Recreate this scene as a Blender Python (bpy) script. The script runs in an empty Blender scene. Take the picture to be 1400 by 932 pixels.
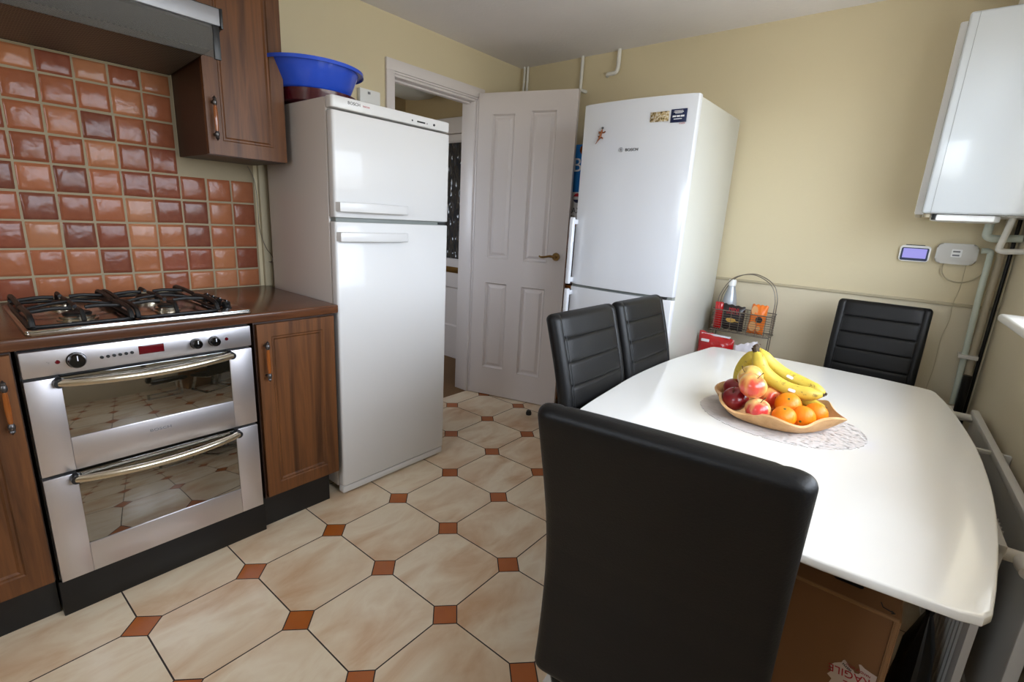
import bpy, bmesh, math, random
from mathutils import Vector, Matrix
random.seed(7)
PI = math.pi
scene = bpy.context.scene
COL = scene.collection

# ------------------------------------------------------------------ helpers
def lin(c):
    c = c / 255.0
    return c / 12.92 if c <= 0.04045 else ((c + 0.055) / 1.055) ** 2.4
def rgb(r, g, b): return (lin(r), lin(g), lin(b), 1.0)

def new_mat(name):
    m = bpy.data.materials.new(name); m.use_nodes = True
    nt = m.node_tree
    return m, nt, nt.nodes['Principled BSDF']
def setp(b, **k):
    names = dict(rough='Roughness', metal='Metallic', spec='Specular IOR Level', ior='IOR', coat='Coat Weight',
                 coat_rough='Coat Roughness', trans='Transmission Weight', emit='Emission Strength', sheen='Sheen Weight', sss='Subsurface Weight')
    for a, v in k.items(): b.inputs[names[a]].default_value = v
def node(nt, typ, **k):
    n = nt.nodes.new(typ)
    for a, v in k.items(): setattr(n, a, v)
    return n
def math_n(nt, op, a, b=None):
    n = node(nt, 'ShaderNodeMath', operation=op)
    for i, v in enumerate((a, b)):
        if v is None: continue
        if isinstance(v, (int, float)): n.inputs[i].default_value = v
        else: nt.links.new(v, n.inputs[i])
    return n.outputs[0]
def mixc(nt, fac, a, b):
    n = node(nt, 'ShaderNodeMix', data_type='RGBA')
    for s, v in ((n.inputs[0], fac), (n.inputs[6], a), (n.inputs[7], b)):
        if isinstance(v, (int, float, tuple)): s.default_value = v
        else: nt.links.new(v, s)
    return n.outputs[2]
def ramp(nt, fac, stops):
    n = node(nt, 'ShaderNodeValToRGB'); e = n.color_ramp.elements
    while len(e) > 1: e.remove(e[-1])
    e[0].position = stops[0][0]; e[0].color = stops[0][1]
    for p, c in stops[1:]:
        x = e.new(p); x.color = c
    nt.links.new(fac, n.inputs[0]); return n.outputs[0]
def coords(nt, scale=(1, 1, 1), kind='Object', rot=(0, 0, 0)):
    t = node(nt, 'ShaderNodeTexCoord'); m = node(nt, 'ShaderNodeMapping')
    m.inputs['Scale'].default_value = scale; m.inputs['Rotation'].default_value = rot
    nt.links.new(t.outputs[kind], m.inputs[0]); return m.outputs[0]
def noise(nt, vec, scale, detail=3, rough=0.5, dist=0):
    n = node(nt, 'ShaderNodeTexNoise')
    n.inputs['Scale'].default_value = scale; n.inputs['Detail'].default_value = detail
    n.inputs['Roughness'].default_value = rough; n.inputs['Distortion'].default_value = dist
    if vec is not None: nt.links.new(vec, n.inputs['Vector'])
    return n.outputs['Fac']
def bump(nt, b, h, strength=0.2, dist=0.01):
    n = node(nt, 'ShaderNodeBump'); n.inputs['Strength'].default_value = strength; n.inputs['Distance'].default_value = dist
    nt.links.new(h, n.inputs['Height']); nt.links.new(n.outputs[0], b.inputs['Normal'])

def plain(name, col, rough=0.5, bump_s=0, bump_scale=200, var=0.0, **k):
    m, nt, b = new_mat(name)
    b.inputs['Base Color'].default_value = col; setp(b, rough=rough, **k)
    v = coords(nt)
    if var:
        f = noise(nt, v, 6, 4)
        d = tuple(c * (1 - var) for c in col[:3]) + (1,)
        nt.links.new(mixc(nt, f, d, col), b.inputs['Base Color'])
    if bump_s: bump(nt, b, noise(nt, v, bump_scale, 3), bump_s, 0.002)
    return m

def wood(name, dark, light, scale=(28, 28, 1.6), rough=0.38, sc=1.0):
    m, nt, b = new_mat(name)
    v = coords(nt, scale)
    f = noise(nt, v, 1.0 * sc, 5, 0.6, 0.6)
    f2 = noise(nt, coords(nt, (scale[0] * 8, scale[1] * 8, scale[2] * 4)), 1.0, 2)
    c = ramp(nt, f, [(0.3, dark), (0.5, light), (0.72, dark)])
    c = mixc(nt, math_n(nt, 'MULTIPLY', f2, 0.45), c, dark)
    nt.links.new(c, b.inputs['Base Color']); setp(b, rough=rough, spec=0.35)
    bump(nt, b, f2, 0.12, 0.001)
    return m

M = {}
M['wall'] = plain('cream_paint', rgb(208, 195, 162), 0.75, 0.25, 90, var=0.03)
M['wall_low'] = plain('cream_paint_low', rgb(207, 196, 170), 0.75, 0.25, 90, var=0.03)
M['ceil'] = plain('ceiling_paint', rgb(228, 224, 223), 0.9, 0.9, 55, var=0.06)
M['white_gloss'] = plain('white_gloss_paint', rgb(214, 207, 205), 0.35, 0.05, 60)
M['door_paint'] = plain('door_paint', rgb(206, 198, 195), 0.42, 0.12, 120)
M['trim_dado'] = plain('dado_paint', rgb(176, 164, 136), 0.6)
M['fridge_white'] = plain('fridge_enamel', rgb(212, 210, 208), 0.42, 0.03, 300, coat=0.3)
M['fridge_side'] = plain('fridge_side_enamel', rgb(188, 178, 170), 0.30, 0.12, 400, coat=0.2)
M['fridge_cool'] = plain('fridge_gloss', rgb(214, 216, 221), 0.22, 0.02, 300, coat=0.5, coat_rough=0.05)
M['boiler'] = plain('boiler_enamel', rgb(184, 188, 191), 0.2, coat=0.4, coat_rough=0.08)
M['fridge_body'] = plain('fridge_body_enamel', rgb(196, 195, 186), 0.3)
M['seal'] = plain('grey_seal', rgb(120, 124, 120), 0.6)
M['dark'] = plain('dark_plastic', rgb(22, 22, 23), 0.4)
M['black_gloss'] = plain('black_gloss', rgb(12, 12, 13), 0.12, coat=0.5)
M['kick'] = plain('black_plinth', rgb(12, 12, 14), 0.45, 0.1, 80, var=0.3)
M['iron'] = plain('cast_iron', rgb(11, 11, 12), 0.5, 0.15, 300)
M['steel'] = plain('brushed_steel', rgb(208, 204, 207), 0.36, 0.03, 500, metal=0.95)
M['steel_hob'] = plain('hob_steel', rgb(170, 160, 152), 0.22, metal=1.0)
M['chrome'] = plain('chrome', rgb(210, 214, 214), 0.12, metal=1.0)
M['handle_steel'] = plain('satin_steel', rgb(205, 196, 178), 0.25, metal=1.0)
M['pewter'] = plain('pewter', rgb(95, 92, 92), 0.35, metal=0.9, bump_s=0.2, bump_scale=200)
M['amber'] = plain('amber_wood', rgb(150, 82, 32), 0.2, coat=0.6, var=0.4)
M['brass'] = plain('antique_brass', rgb(150, 118, 70), 0.3, metal=0.9, var=0.4)
M['leather'] = plain('black_leather', rgb(7, 7, 8), 0.48, 0.2, 260, spec=0.32)
M['thread'] = plain('stitching', rgb(24, 24, 26), 0.5)
M['table'] = plain('white_table_gloss', rgb(238, 238, 236), 0.13, coat=0.5, coat_rough=0.06)
M['table_edge'] = plain('table_under', rgb(200, 196, 190), 0.5)
M['card'] = plain('cardboard', rgb(142, 102, 68), 0.8, 0.12, 40, var=0.12)
M['card_edge'] = plain('cardboard_edge', rgb(160, 122, 86), 0.85)
M['rad'] = plain('radiator_paint', rgb(205, 203, 198), 0.45)
M['pipe_white'] = plain('pipe_white', rgb(214, 212, 205), 0.4)
M['pipe_green'] = plain('pipe_pale_green', rgb(196, 204, 192), 0.5, var=0.12)
M['pipe_old'] = plain('pipe_old_paint', rgb(186, 174, 150), 0.6, 0.5, 60, var=0.35)
M['pipe_dark'] = plain('pipe_dark', rgb(38, 36, 34), 0.3, metal=0.5)
M['pvc'] = plain('white_pvc', rgb(228, 228, 226), 0.3)
M['router'] = plain('grey_white_plastic', rgb(196, 194, 188), 0.45)
M['blue'] = plain('blue_plastic', rgb(40, 80, 200), 0.25, coat=0.3)
M['maroon'] = plain('maroon_enamel', rgb(70, 14, 26), 0.25, coat=0.4)
M['lamp_glass'] = plain('lamp_glass', rgb(178, 178, 172), 0.3)
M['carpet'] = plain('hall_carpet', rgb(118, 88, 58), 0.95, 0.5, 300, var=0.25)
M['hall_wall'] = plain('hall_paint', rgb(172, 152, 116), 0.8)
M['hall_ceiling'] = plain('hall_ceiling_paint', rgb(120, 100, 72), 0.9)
M['orange'] = plain('orange_peel', rgb(246, 140, 12), 0.42, 0.35, 260, var=0.12, sss=0.05)
M['stem'] = plain('stem', rgb(88, 66, 34), 0.7)
M['stem_green'] = plain('green_button', rgb(92, 98, 40), 0.7)
M['bowl_wood'] = wood('bowl_wood', rgb(196, 148, 96), rgb(222, 180, 128), (14, 14, 14), 0.45)
M['red_foil'] = plain('red_foil', rgb(168, 14, 20), 0.22, 1.0, 45, coat=0.4)
M['white_foil'] = plain('white_foil', rgb(212, 208, 216), 0.3, 0.8, 40)
M['silver_bottle'] = plain('silver_bottle', rgb(168, 172, 178), 0.3, metal=0.35)
M['wire'] = plain('dark_wire', rgb(122, 114, 104), 0.35, metal=0.7)
M['print_red'] = plain('red_print', rgb(176, 30, 44), 0.5)
M['print_black'] = plain('black_print', rgb(28, 26, 28), 0.5)
M['print_grey'] = plain('grey_print', rgb(120, 120, 124), 0.5)
M['print_white'] = plain('white_print', rgb(226, 226, 230), 0.5)
M['print_gold'] = plain('gold_print', rgb(206, 160, 72), 0.4)
M['paper'] = plain('label_paper', rgb(214, 200, 196), 0.6)
M['navy'] = plain('navy_card', rgb(24, 36, 74), 0.35)
M['gold_foil'] = plain('gold_foil', rgb(206, 188, 150), 0.35, metal=0.3, var=0.6, bump_s=0.8, bump_scale=120)
m, nt, b = new_mat('gold_silver_pattern'); setp(b, rough=0.3, metal=0.3)
nt.links.new(ramp(nt, noise(nt, coords(nt), 110, 3, 0.6), [(0.36, rgb(70, 56, 36)), (0.5, rgb(190, 164, 110)), (0.62, rgb(226, 220, 206))]), b.inputs['Base Color']); M['gold_foil'] = m
M['orange_pack'] = plain('orange_packet', rgb(226, 116, 34), 0.35, 0.5, 30)
M['peach_pack'] = plain('peach_packet', rgb(214, 158, 104), 0.35)
M['black_pack'] = plain('black_packet', rgb(30, 24, 26), 0.35, 0.4, 30)
M['blue_box'] = plain('blue_box', rgb(36, 118, 196), 0.4)
M['box_white'] = plain('white_box', rgb(205, 205, 208), 0.5)
M['box_dark'] = plain('dark_box', rgb(52, 28, 30), 0.5)
M['shelf_wood'] = wood('shelf_wood', rgb(150, 88, 36), rgb(186, 118, 56), (3, 20, 20))
M['wood_v'] = wood('dark_oak', rgb(66, 36, 18), rgb(122, 70, 36))
M['wood_panel'] = wood('dark_oak_panel', rgb(66, 39, 20), rgb(116, 72, 38), (16, 16, 1.0), 0.45)
M['worktop'] = wood('worktop_oak', rgb(62, 36, 22), rgb(102, 62, 38), (26, 1.6, 26), 0.22)
M['worktop'].node_tree.nodes['Principled BSDF'].inputs['Specular IOR Level'].default_value = 0.6
M['cab_side'] = plain('cabinet_side_laminate', rgb(62, 40, 28), 0.45, 0.1, 60, var=0.2)
M['bin_bag'] = plain('black_bag', rgb(10, 10, 11), 0.4, 0.8, 20)
M['grout'] = plain('wall_grout', rgb(152, 138, 112), 0.9, 0.3, 200)
M['mag_brown'] = plain('glazed_brown', rgb(142, 76, 30), 0.2, coat=0.7, var=0.5)

# oven glass
m, nt, b = new_mat('oven_glass'); b.inputs['Base Color'].default_value = rgb(26, 22, 14); setp(b, rough=0.04, ior=3.4, coat=0.5, coat_rough=0.02); M['oven_glass'] = m
# display (lit)
def emis(name, c, s):
    m, nt, b = new_mat(name); b.inputs['Base Color'].default_value = (0.02, 0.02, 0.02, 1)
    b.inputs['Emission Color'].default_value = c; setp(b, emit=s, rough=0.2); return m
M['screen'] = emis('lit_screen', rgb(170, 165, 250), 0.9)
m, nt, b = new_mat('red_display'); b.inputs['Base Color'].default_value = rgb(88, 12, 20); setp(b, rough=0.1); M['display'] = m
# window pane: light passes, faint gloss
def pane_mat(name, tint=(1, 1, 1, 1), gloss=0.06, rough=0.0):
    m = bpy.data.materials.new(name); m.use_nodes = True; nt = m.node_tree; nt.nodes.clear()
    o = node(nt, 'ShaderNodeOutputMaterial'); t = node(nt, 'ShaderNodeBsdfTransparent'); g = node(nt, 'ShaderNodeBsdfGlossy')
    t.inputs[0].default_value = tint; g.inputs['Roughness'].default_value = rough
    mx = node(nt, 'ShaderNodeMixShader'); mx.inputs[0].default_value = gloss
    nt.links.new(t.outputs[0], mx.inputs[1]); nt.links.new(g.outputs[0], mx.inputs[2]); nt.links.new(mx.outputs[0], o.inputs[0])
    return m
M['pane'] = pane_mat('window_glass')
M['visor'] = pane_mat('visor_glass', (0.5, 0.51, 0.48, 1), 0.10, 0.15)
# textured glass of the hall door
m, nt, b = new_mat('dark_textured_glass'); b.inputs['Base Color'].default_value = rgb(44, 46, 52); setp(b, rough=0.12, coat=0.6)
vv = node(nt, 'ShaderNodeTexVoronoi'); vv.inputs['Scale'].default_value = 26; vv.feature = 'SMOOTH_F1'
nt.links.new(coords(nt, (1, 1, .45), rot=(0, .5, 0)), vv.inputs['Vector']); bump(nt, b, vv.outputs['Distance'], 1.0, 0.03); M['tex_glass'] = m
# hood mesh filter
m, nt, b = new_mat('hood_filter'); v = coords(nt, (1, 1, 1))
sx = node(nt, 'ShaderNodeSeparateXYZ'); nt.links.new(v, sx.inputs[0])
a = math_n(nt, 'SINE', math_n(nt, 'MULTIPLY', sx.outputs[0], 440)); c = math_n(nt, 'SINE', math_n(nt, 'MULTIPLY', sx.outputs[1], 440))
f = math_n(nt, 'MULTIPLY', a, c)
nt.links.new(ramp(nt, f, [(0.05, rgb(118, 112, 100)), (0.2, rgb(16, 15, 14))]), b.inputs['Base Color']); setp(b, rough=0.45, metal=0.4); M['filter'] = m
# hood brushed
M['hood_steel'] = plain('hood_steel', rgb(150, 150, 154), 0.5, metal=0.7)
# wall tiles: colour from per-tile attribute
m, nt, b = new_mat('glazed_terracotta')
at_ = node(nt, 'ShaderNodeVertexColor', layer_name='tint')
v = coords(nt)
f = noise(nt, v, 9, 4, 0.6); f2 = noise(nt, v, 40, 3, 0.6)
c = mixc(nt, math_n(nt, 'MULTIPLY', f, 0.55), at_.outputs[0], rgb(102, 54, 38))
c = mixc(nt, math_n(nt, 'MULTIPLY', f2, 0.25), c, rgb(188, 128, 92))
nt.links.new(c, b.inputs['Base Color']); setp(b, rough=0.17, spec=0.22)
bump(nt, b, noise(nt, v, 16, 2, 0.5, 0.4), 0.30, 0.010); M['tile'] = m
# floor: octagon and dot tiles
PITCH = 0.33; TH = 0.01936; OX, OY = -1.64271, 0.59684
m, nt, b = new_mat('octagon_dot_floor_tiles')
t = node(nt, 'ShaderNodeTexCoord'); mp = node(nt, 'ShaderNodeMapping', vector_type='TEXTURE')
mp.inputs['Location'].default_value = (OX, OY, 0); mp.inputs['Rotation'].default_value = (0, 0, TH); mp.inputs['Scale'].default_value = (PITCH, PITCH, 1)
nt.links.new(t.outputs['Object'], mp.inputs[0]); sx = node(nt, 'ShaderNodeSeparateXYZ'); nt.links.new(mp.outputs[0], sx.inputs[0])
def dist_int(o):   # distance to the nearest integer
    r = math_n(nt, 'ROUND', o); return math_n(nt, 'ABSOLUTE', math_n(nt, 'SUBTRACT', o, r))
u, w = dist_int(sx.outputs[0]), dist_int(sx.outputs[1])
s_ = math_n(nt, 'ADD', u, w); d = 0.054 / PITCH; g = 0.0022 / PITCH
dot = math_n(nt, 'LESS_THAN', s_, d)
ring = math_n(nt, 'LESS_THAN', math_n(nt, 'ABSOLUTE', math_n(nt, 'SUBTRACT', s_, d)), g * 1.2)
line = math_n(nt, 'LESS_THAN', math_n(nt, 'MINIMUM', u, w), g)
line = math_n(nt, 'MULTIPLY', line, math_n(nt, 'SUBTRACT', 1.0, dot))
gr = math_n(nt, 'MAXIMUM', ring, line)
# per-tile offset for the marbling
cell = node(nt, 'ShaderNodeCombineXYZ')
nt.links.new(math_n(nt, 'FLOOR', sx.outputs[0]), cell.inputs[0]); nt.links.new(math_n(nt, 'FLOOR', sx.outputs[1]), cell.inputs[1])
wn = node(nt, 'ShaderNodeTexWhiteNoise'); nt.links.new(cell.outputs[0], wn.inputs['Vector'])
va = node(nt, 'ShaderNodeVectorMath', operation='MULTIPLY_ADD'); nt.links.new(wn.outputs['Color'], va.inputs[0]); va.inputs[1].default_value = (9, 9, 9)
nt.links.new(t.outputs['Object'], va.inputs[2])
mp2 = node(nt, 'ShaderNodeMapping'); mp2.inputs['Scale'].default_value = (7, 3.2, 1); mp2.inputs['Rotation'].default_value = (0, 0, 0.6); nt.links.new(va.outputs[0], mp2.inputs[0])
f = noise(nt, mp2.outputs[0], 1.0, 5, 0.55, 0.5)
c = ramp(nt, f, [(0.28, rgb(196, 158, 122)), (0.45, rgb(214, 190, 160)), (0.6, rgb(226, 211, 186)), (0.8, rgb(210, 184, 152))])
dc = mixc(nt, noise(nt, coords(nt), 12, 3), rgb(152, 76, 20), rgb(176, 100, 38))
c = mixc(nt, dot, c, dc); c = mixc(nt, gr, c, rgb(44, 32, 28))
nt.links.new(c, b.inputs['Base Color'])
rg = math_n(nt, 'ADD', math_n(nt, 'MULTIPLY', gr, 0.5), 0.3); nt.links.new(rg, b.inputs['Roughness'])
bump(nt, b, math_n(nt, 'SUBTRACT', 1.0, gr), 0.5, 0.002); M['floor'] = m
# apples
def apple_mat(name, base, red, lo, hi):
    m, nt, b = new_mat(name); v = coords(nt, (1, 1, 1))
    f = noise(nt, v, 14, 2, 0.4); st = noise(nt, coords(nt, (60, 60, 8)), 1.0, 3)
    k = math_n(nt, 'ADD', f, math_n(nt, 'MULTIPLY', math_n(nt, 'SUBTRACT', st, 0.5), 0.35))
    nt.links.new(ramp(nt, k, [(lo, base), (hi, red)]), b.inputs['Base Color']); setp(b, rough=0.28, coat=0.3); return m
M['apple_blush'] = apple_mat('apple_blush', rgb(236, 190, 104), rgb(206, 72, 52), 0.38, 0.62)
M['apple_yellow'] = apple_mat('apple_yellow', rgb(240, 200, 110), rgb(222, 110, 66), 0.45, 0.75)
M['apple_dark'] = apple_mat('apple_dark', rgb(190, 90, 50), rgb(122, 18, 26), 0.2, 0.42)
M['apple_red'] = apple_mat('apple_red', rgb(238, 200, 130), rgb(206, 58, 54), 0.42, 0.6)
# banana
m, nt, b = new_mat('banana_skin'); v = coords(nt)
f = noise(nt, v, 55, 3, 0.6)
c = ramp(nt, f, [(0.0, rgb(218, 192, 78)), (0.60, rgb(212, 182, 70)), (0.70, rgb(132, 96, 46))])
c = mixc(nt, math_n(nt, 'MULTIPLY', noise(nt, v, 9, 2), 0.4), c, rgb(176, 168, 50))
nt.links.new(c, b.inputs['Base Color']); setp(b, rough=0.45); M['banana'] = m
M['banana_tip'] = plain('banana_tip', rgb(62, 46, 24), 0.7)
# lace doily
m = bpy.data.materials.new('lace'); m.use_nodes = True; nt = m.node_tree; b = nt.nodes['Principled BSDF']
b.inputs['Base Color'].default_value = rgb(210, 206, 206); setp(b, rough=0.9)
vv = node(nt, 'ShaderNodeTexVoronoi'); vv.inputs['Scale'].default_value = 80; nt.links.new(coords(nt), vv.inputs['Vector'])
h = math_n(nt, 'LESS_THAN', vv.outputs['Distance'], 0.36)
tr = node(nt, 'ShaderNodeBsdfTransparent'); mx = node(nt, 'ShaderNodeMixShader'); nt.links.new(h, mx.inputs[0])
nt.links.new(b.outputs[0], mx.inputs[1]); nt.links.new(tr.outputs[0], mx.inputs[2]); nt.links.new(mx.outputs[0], nt.nodes['Material Output'].inputs[0])
bump(nt, b, vv.outputs['Distance'], 0.6, 0.002); M['lace'] = m

# ------------------------------------------------------------------ geometry
def BM(): return bmesh.new()
def join(dst, src, T=None):
    me = bpy.data.meshes.new('tmp'); src.to_mesh(me); src.free()
    if T is not None: me.transform(T)
    dst.from_mesh(me); bpy.data.meshes.remove(me)
def box(bm, x0, x1, y0, y1, z0, z1, bev=0.0, seg=2, T=None):
    t = BM(); bmesh.ops.create_cube(t, size=1)
    for v in t.verts:
        v.co = Vector(((x0 + x1) / 2 + v.co.x * (x1 - x0), (y0 + y1) / 2 + v.co.y * (y1 - y0), (z0 + z1) / 2 + v.co.z * (z1 - z0)))
    if bev > 0: bmesh.ops.bevel(t, geom=t.edges[:], offset=bev, segments=seg, affect='EDGES', profile=0.5)
    join(bm, t, T); return bm
def cyl(bm, p0, p1, r0, r1=None, seg=24):
    p0, p1 = Vector(p0), Vector(p1); d = p1 - p0; r1 = r0 if r1 is None else r1
    t = BM(); bmesh.ops.create_cone(t, cap_ends=True, segments=seg, radius1=r0, radius2=r1, depth=d.length)
    T = Matrix.Translation((p0 + p1) / 2) @ d.to_track_quat('Z', 'Y').to_matrix().to_4x4()
    join(bm, t, T); return bm
def smooth_path(pts, n=6, closed=False):
    P = [Vector(p) for p in pts]; out = []; N = len(P)
    rng = range(N) if closed else range(N - 1)
    for i in rng:
        if closed: a, b_, c, d = P[(i - 1) % N], P[i], P[(i + 1) % N], P[(i + 2) % N]
        else: a, b_, c, d = P[max(i - 1, 0)], P[i], P[i + 1], P[min(i + 2, N - 1)]
        for k in range(n):
            t = k / n
            out.append(0.5 * ((2 * b_) + (c - a) * t + (2 * a - 5 * b_ + 4 * c - d) * t * t + (3 * b_ - a - 3 * c + d) * t ** 3))
    if not closed: out.append(P[-1])
    return out
def tube(bm, pts, r, seg=10, closed=False, caps=True, flat=1.0):
    P = [Vector(p) for p in pts]; N = len(P); rs = r if isinstance(r, (list, tuple)) else [r] * N
    rings = []; up = None
    for i, p in enumerate(P):
        if closed: tg = (P[(i + 1) % N] - P[i - 1]).normalized()
        else: tg = (P[min(i + 1, N - 1)] - P[max(i - 1, 0)]).normalized()
        if up is None:
            up = Vector((0, 0, 1)) if abs(tg.z) < 0.9 else Vector((1, 0, 0))
        a = tg.cross(up)
        if a.length < 1e-6: a = tg.orthogonal()
        a.normalize(); b_ = a.cross(tg).normalized(); up = b_
        rings.append([bm.verts.new(p + (a * math.cos(2 * PI * k / seg) + b_ * flat * math.sin(2 * PI * k / seg)) * rs[i]) for k in range(seg)])
    for i in range(N if closed else N - 1):
        A, B = rings[i], rings[(i + 1) % N]
        for k in range(seg): bm.faces.new((A[k], A[(k + 1) % seg], B[(k + 1) % seg], B[k]))
    if caps and not closed:
        bm.faces.new(rings[0][::-1]); bm.faces.new(rings[-1])
    return bm
def lathe(bm, prof, c=(0, 0, 0), seg=32, T=None, wob=None):
    t = BM(); rings = []
    for r, z in prof:
        if r < 1e-6: rings.append([t.verts.new((0, 0, z))])
        else: rings.append([t.verts.new((r * math.cos(2 * PI * k / seg), r * math.sin(2 * PI * k / seg), z)) for k in range(seg)])
    for A, B in zip(rings, rings[1:]):
        for k in range(seg):
            a0, a1 = A[k % len(A)], A[(k + 1) % len(A)]; b0, b1 = B[k % len(B)], B[(k + 1) % len(B)]
            vs = [a0]
            for x in (a1, b1, b0):
                if x not in vs: vs.append(x)
            if len(vs) > 2: t.faces.new(vs)
    if wob:
        for v in t.verts: v.co = wob(v.co)
    join(bm, t, (Matrix.Translation(c) @ T) if T is not None else Matrix.Translation(c)); return bm
def prism(bm, pts, z0, z1, bev=0, T=None, seg=2):
    t = BM(); a = [t.verts.new((x, y, z0)) for x, y in pts]; b_ = [t.verts.new((x, y, z1)) for x, y in pts]; n = len(pts)
    f0 = t.faces.new(a[::-1]); f1 = t.faces.new(b_)
    for i in range(n): t.faces.new((a[i], a[(i + 1) % n], b_[(i + 1) % n], b_[i]))
    if bev: bmesh.ops.bevel(t, geom=list(set(f0.edges) | set(f1.edges)), offset=bev, segments=seg, affect='EDGES', profile=0.5)
    join(bm, t, T); return bm
def rrect(x0, x1, y0, y1, r, n=5):
    out = []
    for cx, cy, a0 in ((x1 - r, y1 - r, 0), (x0 + r, y1 - r, 90), (x0 + r, y0 + r, 180), (x1 - r, y0 + r, 270)):
        for k in range(n + 1):
            a = math.radians(a0 + 90 * k / n); out.append((cx + r * math.cos(a), cy + r * math.sin(a)))
    return out
# map (u, v, depth out) onto a face. LEFT: faces +x (u = y, v = z). BACK: faces -y (u = x, v = z)
def T_left(x): return Matrix(((0, 0, 1, x), (1, 0, 0, 0), (0, 1, 0, 0), (0, 0, 0, 1)))
def T_back(y): return Matrix(((1, 0, 0, 0), (0, 0, -1, y), (0, 1, 0, 0), (0, 0, 0, 1)))
def panelled(bm, W, H, cells, profile, thick, T, u0=0, v0=0, chamfer=0.0):
    """board W x H whose front (w = thick) carries moulded panels; cells = [(u0,u1,v0,v1)] ; profile = [(inset, depth)]"""
    t = BM(); us = sorted({0, W} | {c[0] for c in cells} | {c[1] for c in cells}); vs = sorted({0, H} | {c[2] for c in cells} | {c[3] for c in cells})
    def is_cell(a, b_, c, d): return any(q[0] <= a + 1e-6 and q[1] >= b_ - 1e-6 and q[2] <= c + 1e-6 and q[3] >= d - 1e-6 for q in cells)
    def q(pts): t.faces.new([t.verts.new(p) for p in pts])
    for a, b_ in zip(us, us[1:]):
        for c, d in zip(vs, vs[1:]):
            if not is_cell(a, b_, c, d): q([(a, c, thick), (b_, c, thick), (b_, d, thick), (a, d, thick)])
    for (a, b_, c, d) in cells:
        pr = [(0, 0)] + profile
        R = [[(a + i, c + i, thick + h), (b_ - i, c + i, thick + h), (b_ - i, d - i, thick + h), (a + i, d - i, thick + h)] for i, h in pr]
        for r0, r1 in zip(R, R[1:]):
            for k in range(4): q([r0[k], r0[(k + 1) % 4], r1[(k + 1) % 4], r1[k]])
        q(R[-1])
    e = 0
    q([(0, 0, 0), (0, H, 0), (W, H, 0), (W, 0, 0)])
    q([(0, 0, 0), (W, 0, 0), (W, 0, thick), (0, 0, thick)]); q([(0, H, thick), (W, H, thick), (W, H, 0), (0, H, 0)])
    q([(0, 0, thick), (0, H, thick), (0, H, 0), (0, 0, 0)]); q([(W, 0, 0), (W, H, 0), (W, H, thick), (W, 0, thick)])
    bmesh.ops.remove_doubles(t, verts=t.verts[:], dist=1e-5)
    join(bm, t, T @ Matrix.Translation((u0, v0, 0))); return bm

PW = {}
def finish(name, bm, mat, smooth=True, ang=35):
    bmesh.ops.recalc_face_normals(bm, faces=bm.faces[:])
    me = bpy.data.meshes.new(name); bm.to_mesh(me); bm.free()
    if mat is not None: me.materials.append(M[mat] if isinstance(mat, str) else mat)
    if smooth:
        me.polygons.foreach_set('use_smooth', [True] * len(me.polygons)); me.set_sharp_from_angle(angle=math.radians(ang))
    return me
def obj(name, bm, mat, parent=None, label=None, local=False, smooth=True, ang=35):
    me = finish(name, bm, mat, smooth, ang); o = bpy.data.objects.new(name, me); COL.objects.link(o)
    if parent is not None:
        o.parent = parent; PW[o.name] = PW[parent.name]
        if not local: me.transform(PW[parent.name].inverted())
    else:
        xs = [v.co for v in me.vertices]
        c = Vector(((min(v.x for v in xs) + max(v.x for v in xs)) / 2, (min(v.y for v in xs) + max(v.y for v in xs)) / 2, min(v.z for v in xs)))
        if name in ('floor',): c = Vector((0, 0, 0))
        me.transform(Matrix.Translation(-c)); o.location = c; PW[o.name] = Matrix.Translation(c)
    if label: o['label'] = label
    return o
def tag(o, label, cat, group=None, kind=None):
    o['label'] = label; o['category'] = cat
    if group: o['group'] = group
    if kind: o['kind'] = kind
    return o
def thing(name, label, cat, loc=(0, 0, 0), rotz=0.0, group=None):
    o = bpy.data.objects.new(name, None); COL.objects.link(o); o.empty_display_size = 0.05
    o.location = loc; o.rotation_euler = (0, 0, rotz); PW[o.name] = Matrix.Translation(loc) @ Matrix.Rotation(rotz, 4, 'Z')
    return tag(o, label, cat, group)
def struct(name, bm, mat, label=None, smooth=True):
    o = obj(name, bm, mat, smooth=smooth); o['kind'] = 'structure'
    if label: o['label'] = label
    return o
def text_bm(body, size, T, extrude=0.0004, align='CENTER', sx=1.0):
    cu = bpy.data.curves.new('t', 'FONT'); cu.body = body; cu.size = size; cu.extrude = extrude; cu.align_x = align; cu.align_y = 'CENTER'; cu.resolution_u = 3
    o = bpy.data.objects.new('t', cu); COL.objects.link(o)
    dg = bpy.context.evaluated_depsgraph_get(); me = bpy.data.meshes.new_from_object(o.evaluated_get(dg))
    bm = BM(); bm.from_mesh(me); bpy.data.objects.remove(o); bpy.data.curves.remove(cu); bpy.data.meshes.remove(me)
    bm.transform(T @ Matrix.Diagonal((sx, 1, 1, 1))); return bm
def lift(u, v, d=0.0): return Matrix.Translation((u, v, d))

# ------------------------------------------------------------------ room
XL = -2.48; YB = 2.968; ZC = 2.33; YF = -1.5
CX, SL = 0.285, 0.055                    # right wall: corner x, slope
RA = math.atan2(-1, SL)                  # right wall frame: +X runs towards the camera side, -Y into the room
TR = Matrix.Translation((CX, YB, 0)) @ Matrix.Rotation(RA, 4, 'Z')
XR_F = CX + SL * (YB - YF)

bm = BM(); box(bm, XL, 1.1, YF - .1, YB + .1, -0.05, 0.0); struct('floor', bm, 'floor', 'cream octagon floor tiles with small rust diamond inserts', smooth=False)
bm = BM(); box(bm, XL - .1, 1.1, YF - .1, YB + .1, ZC, ZC + .05); struct('ceiling', bm, 'ceil', smooth=False)
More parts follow.
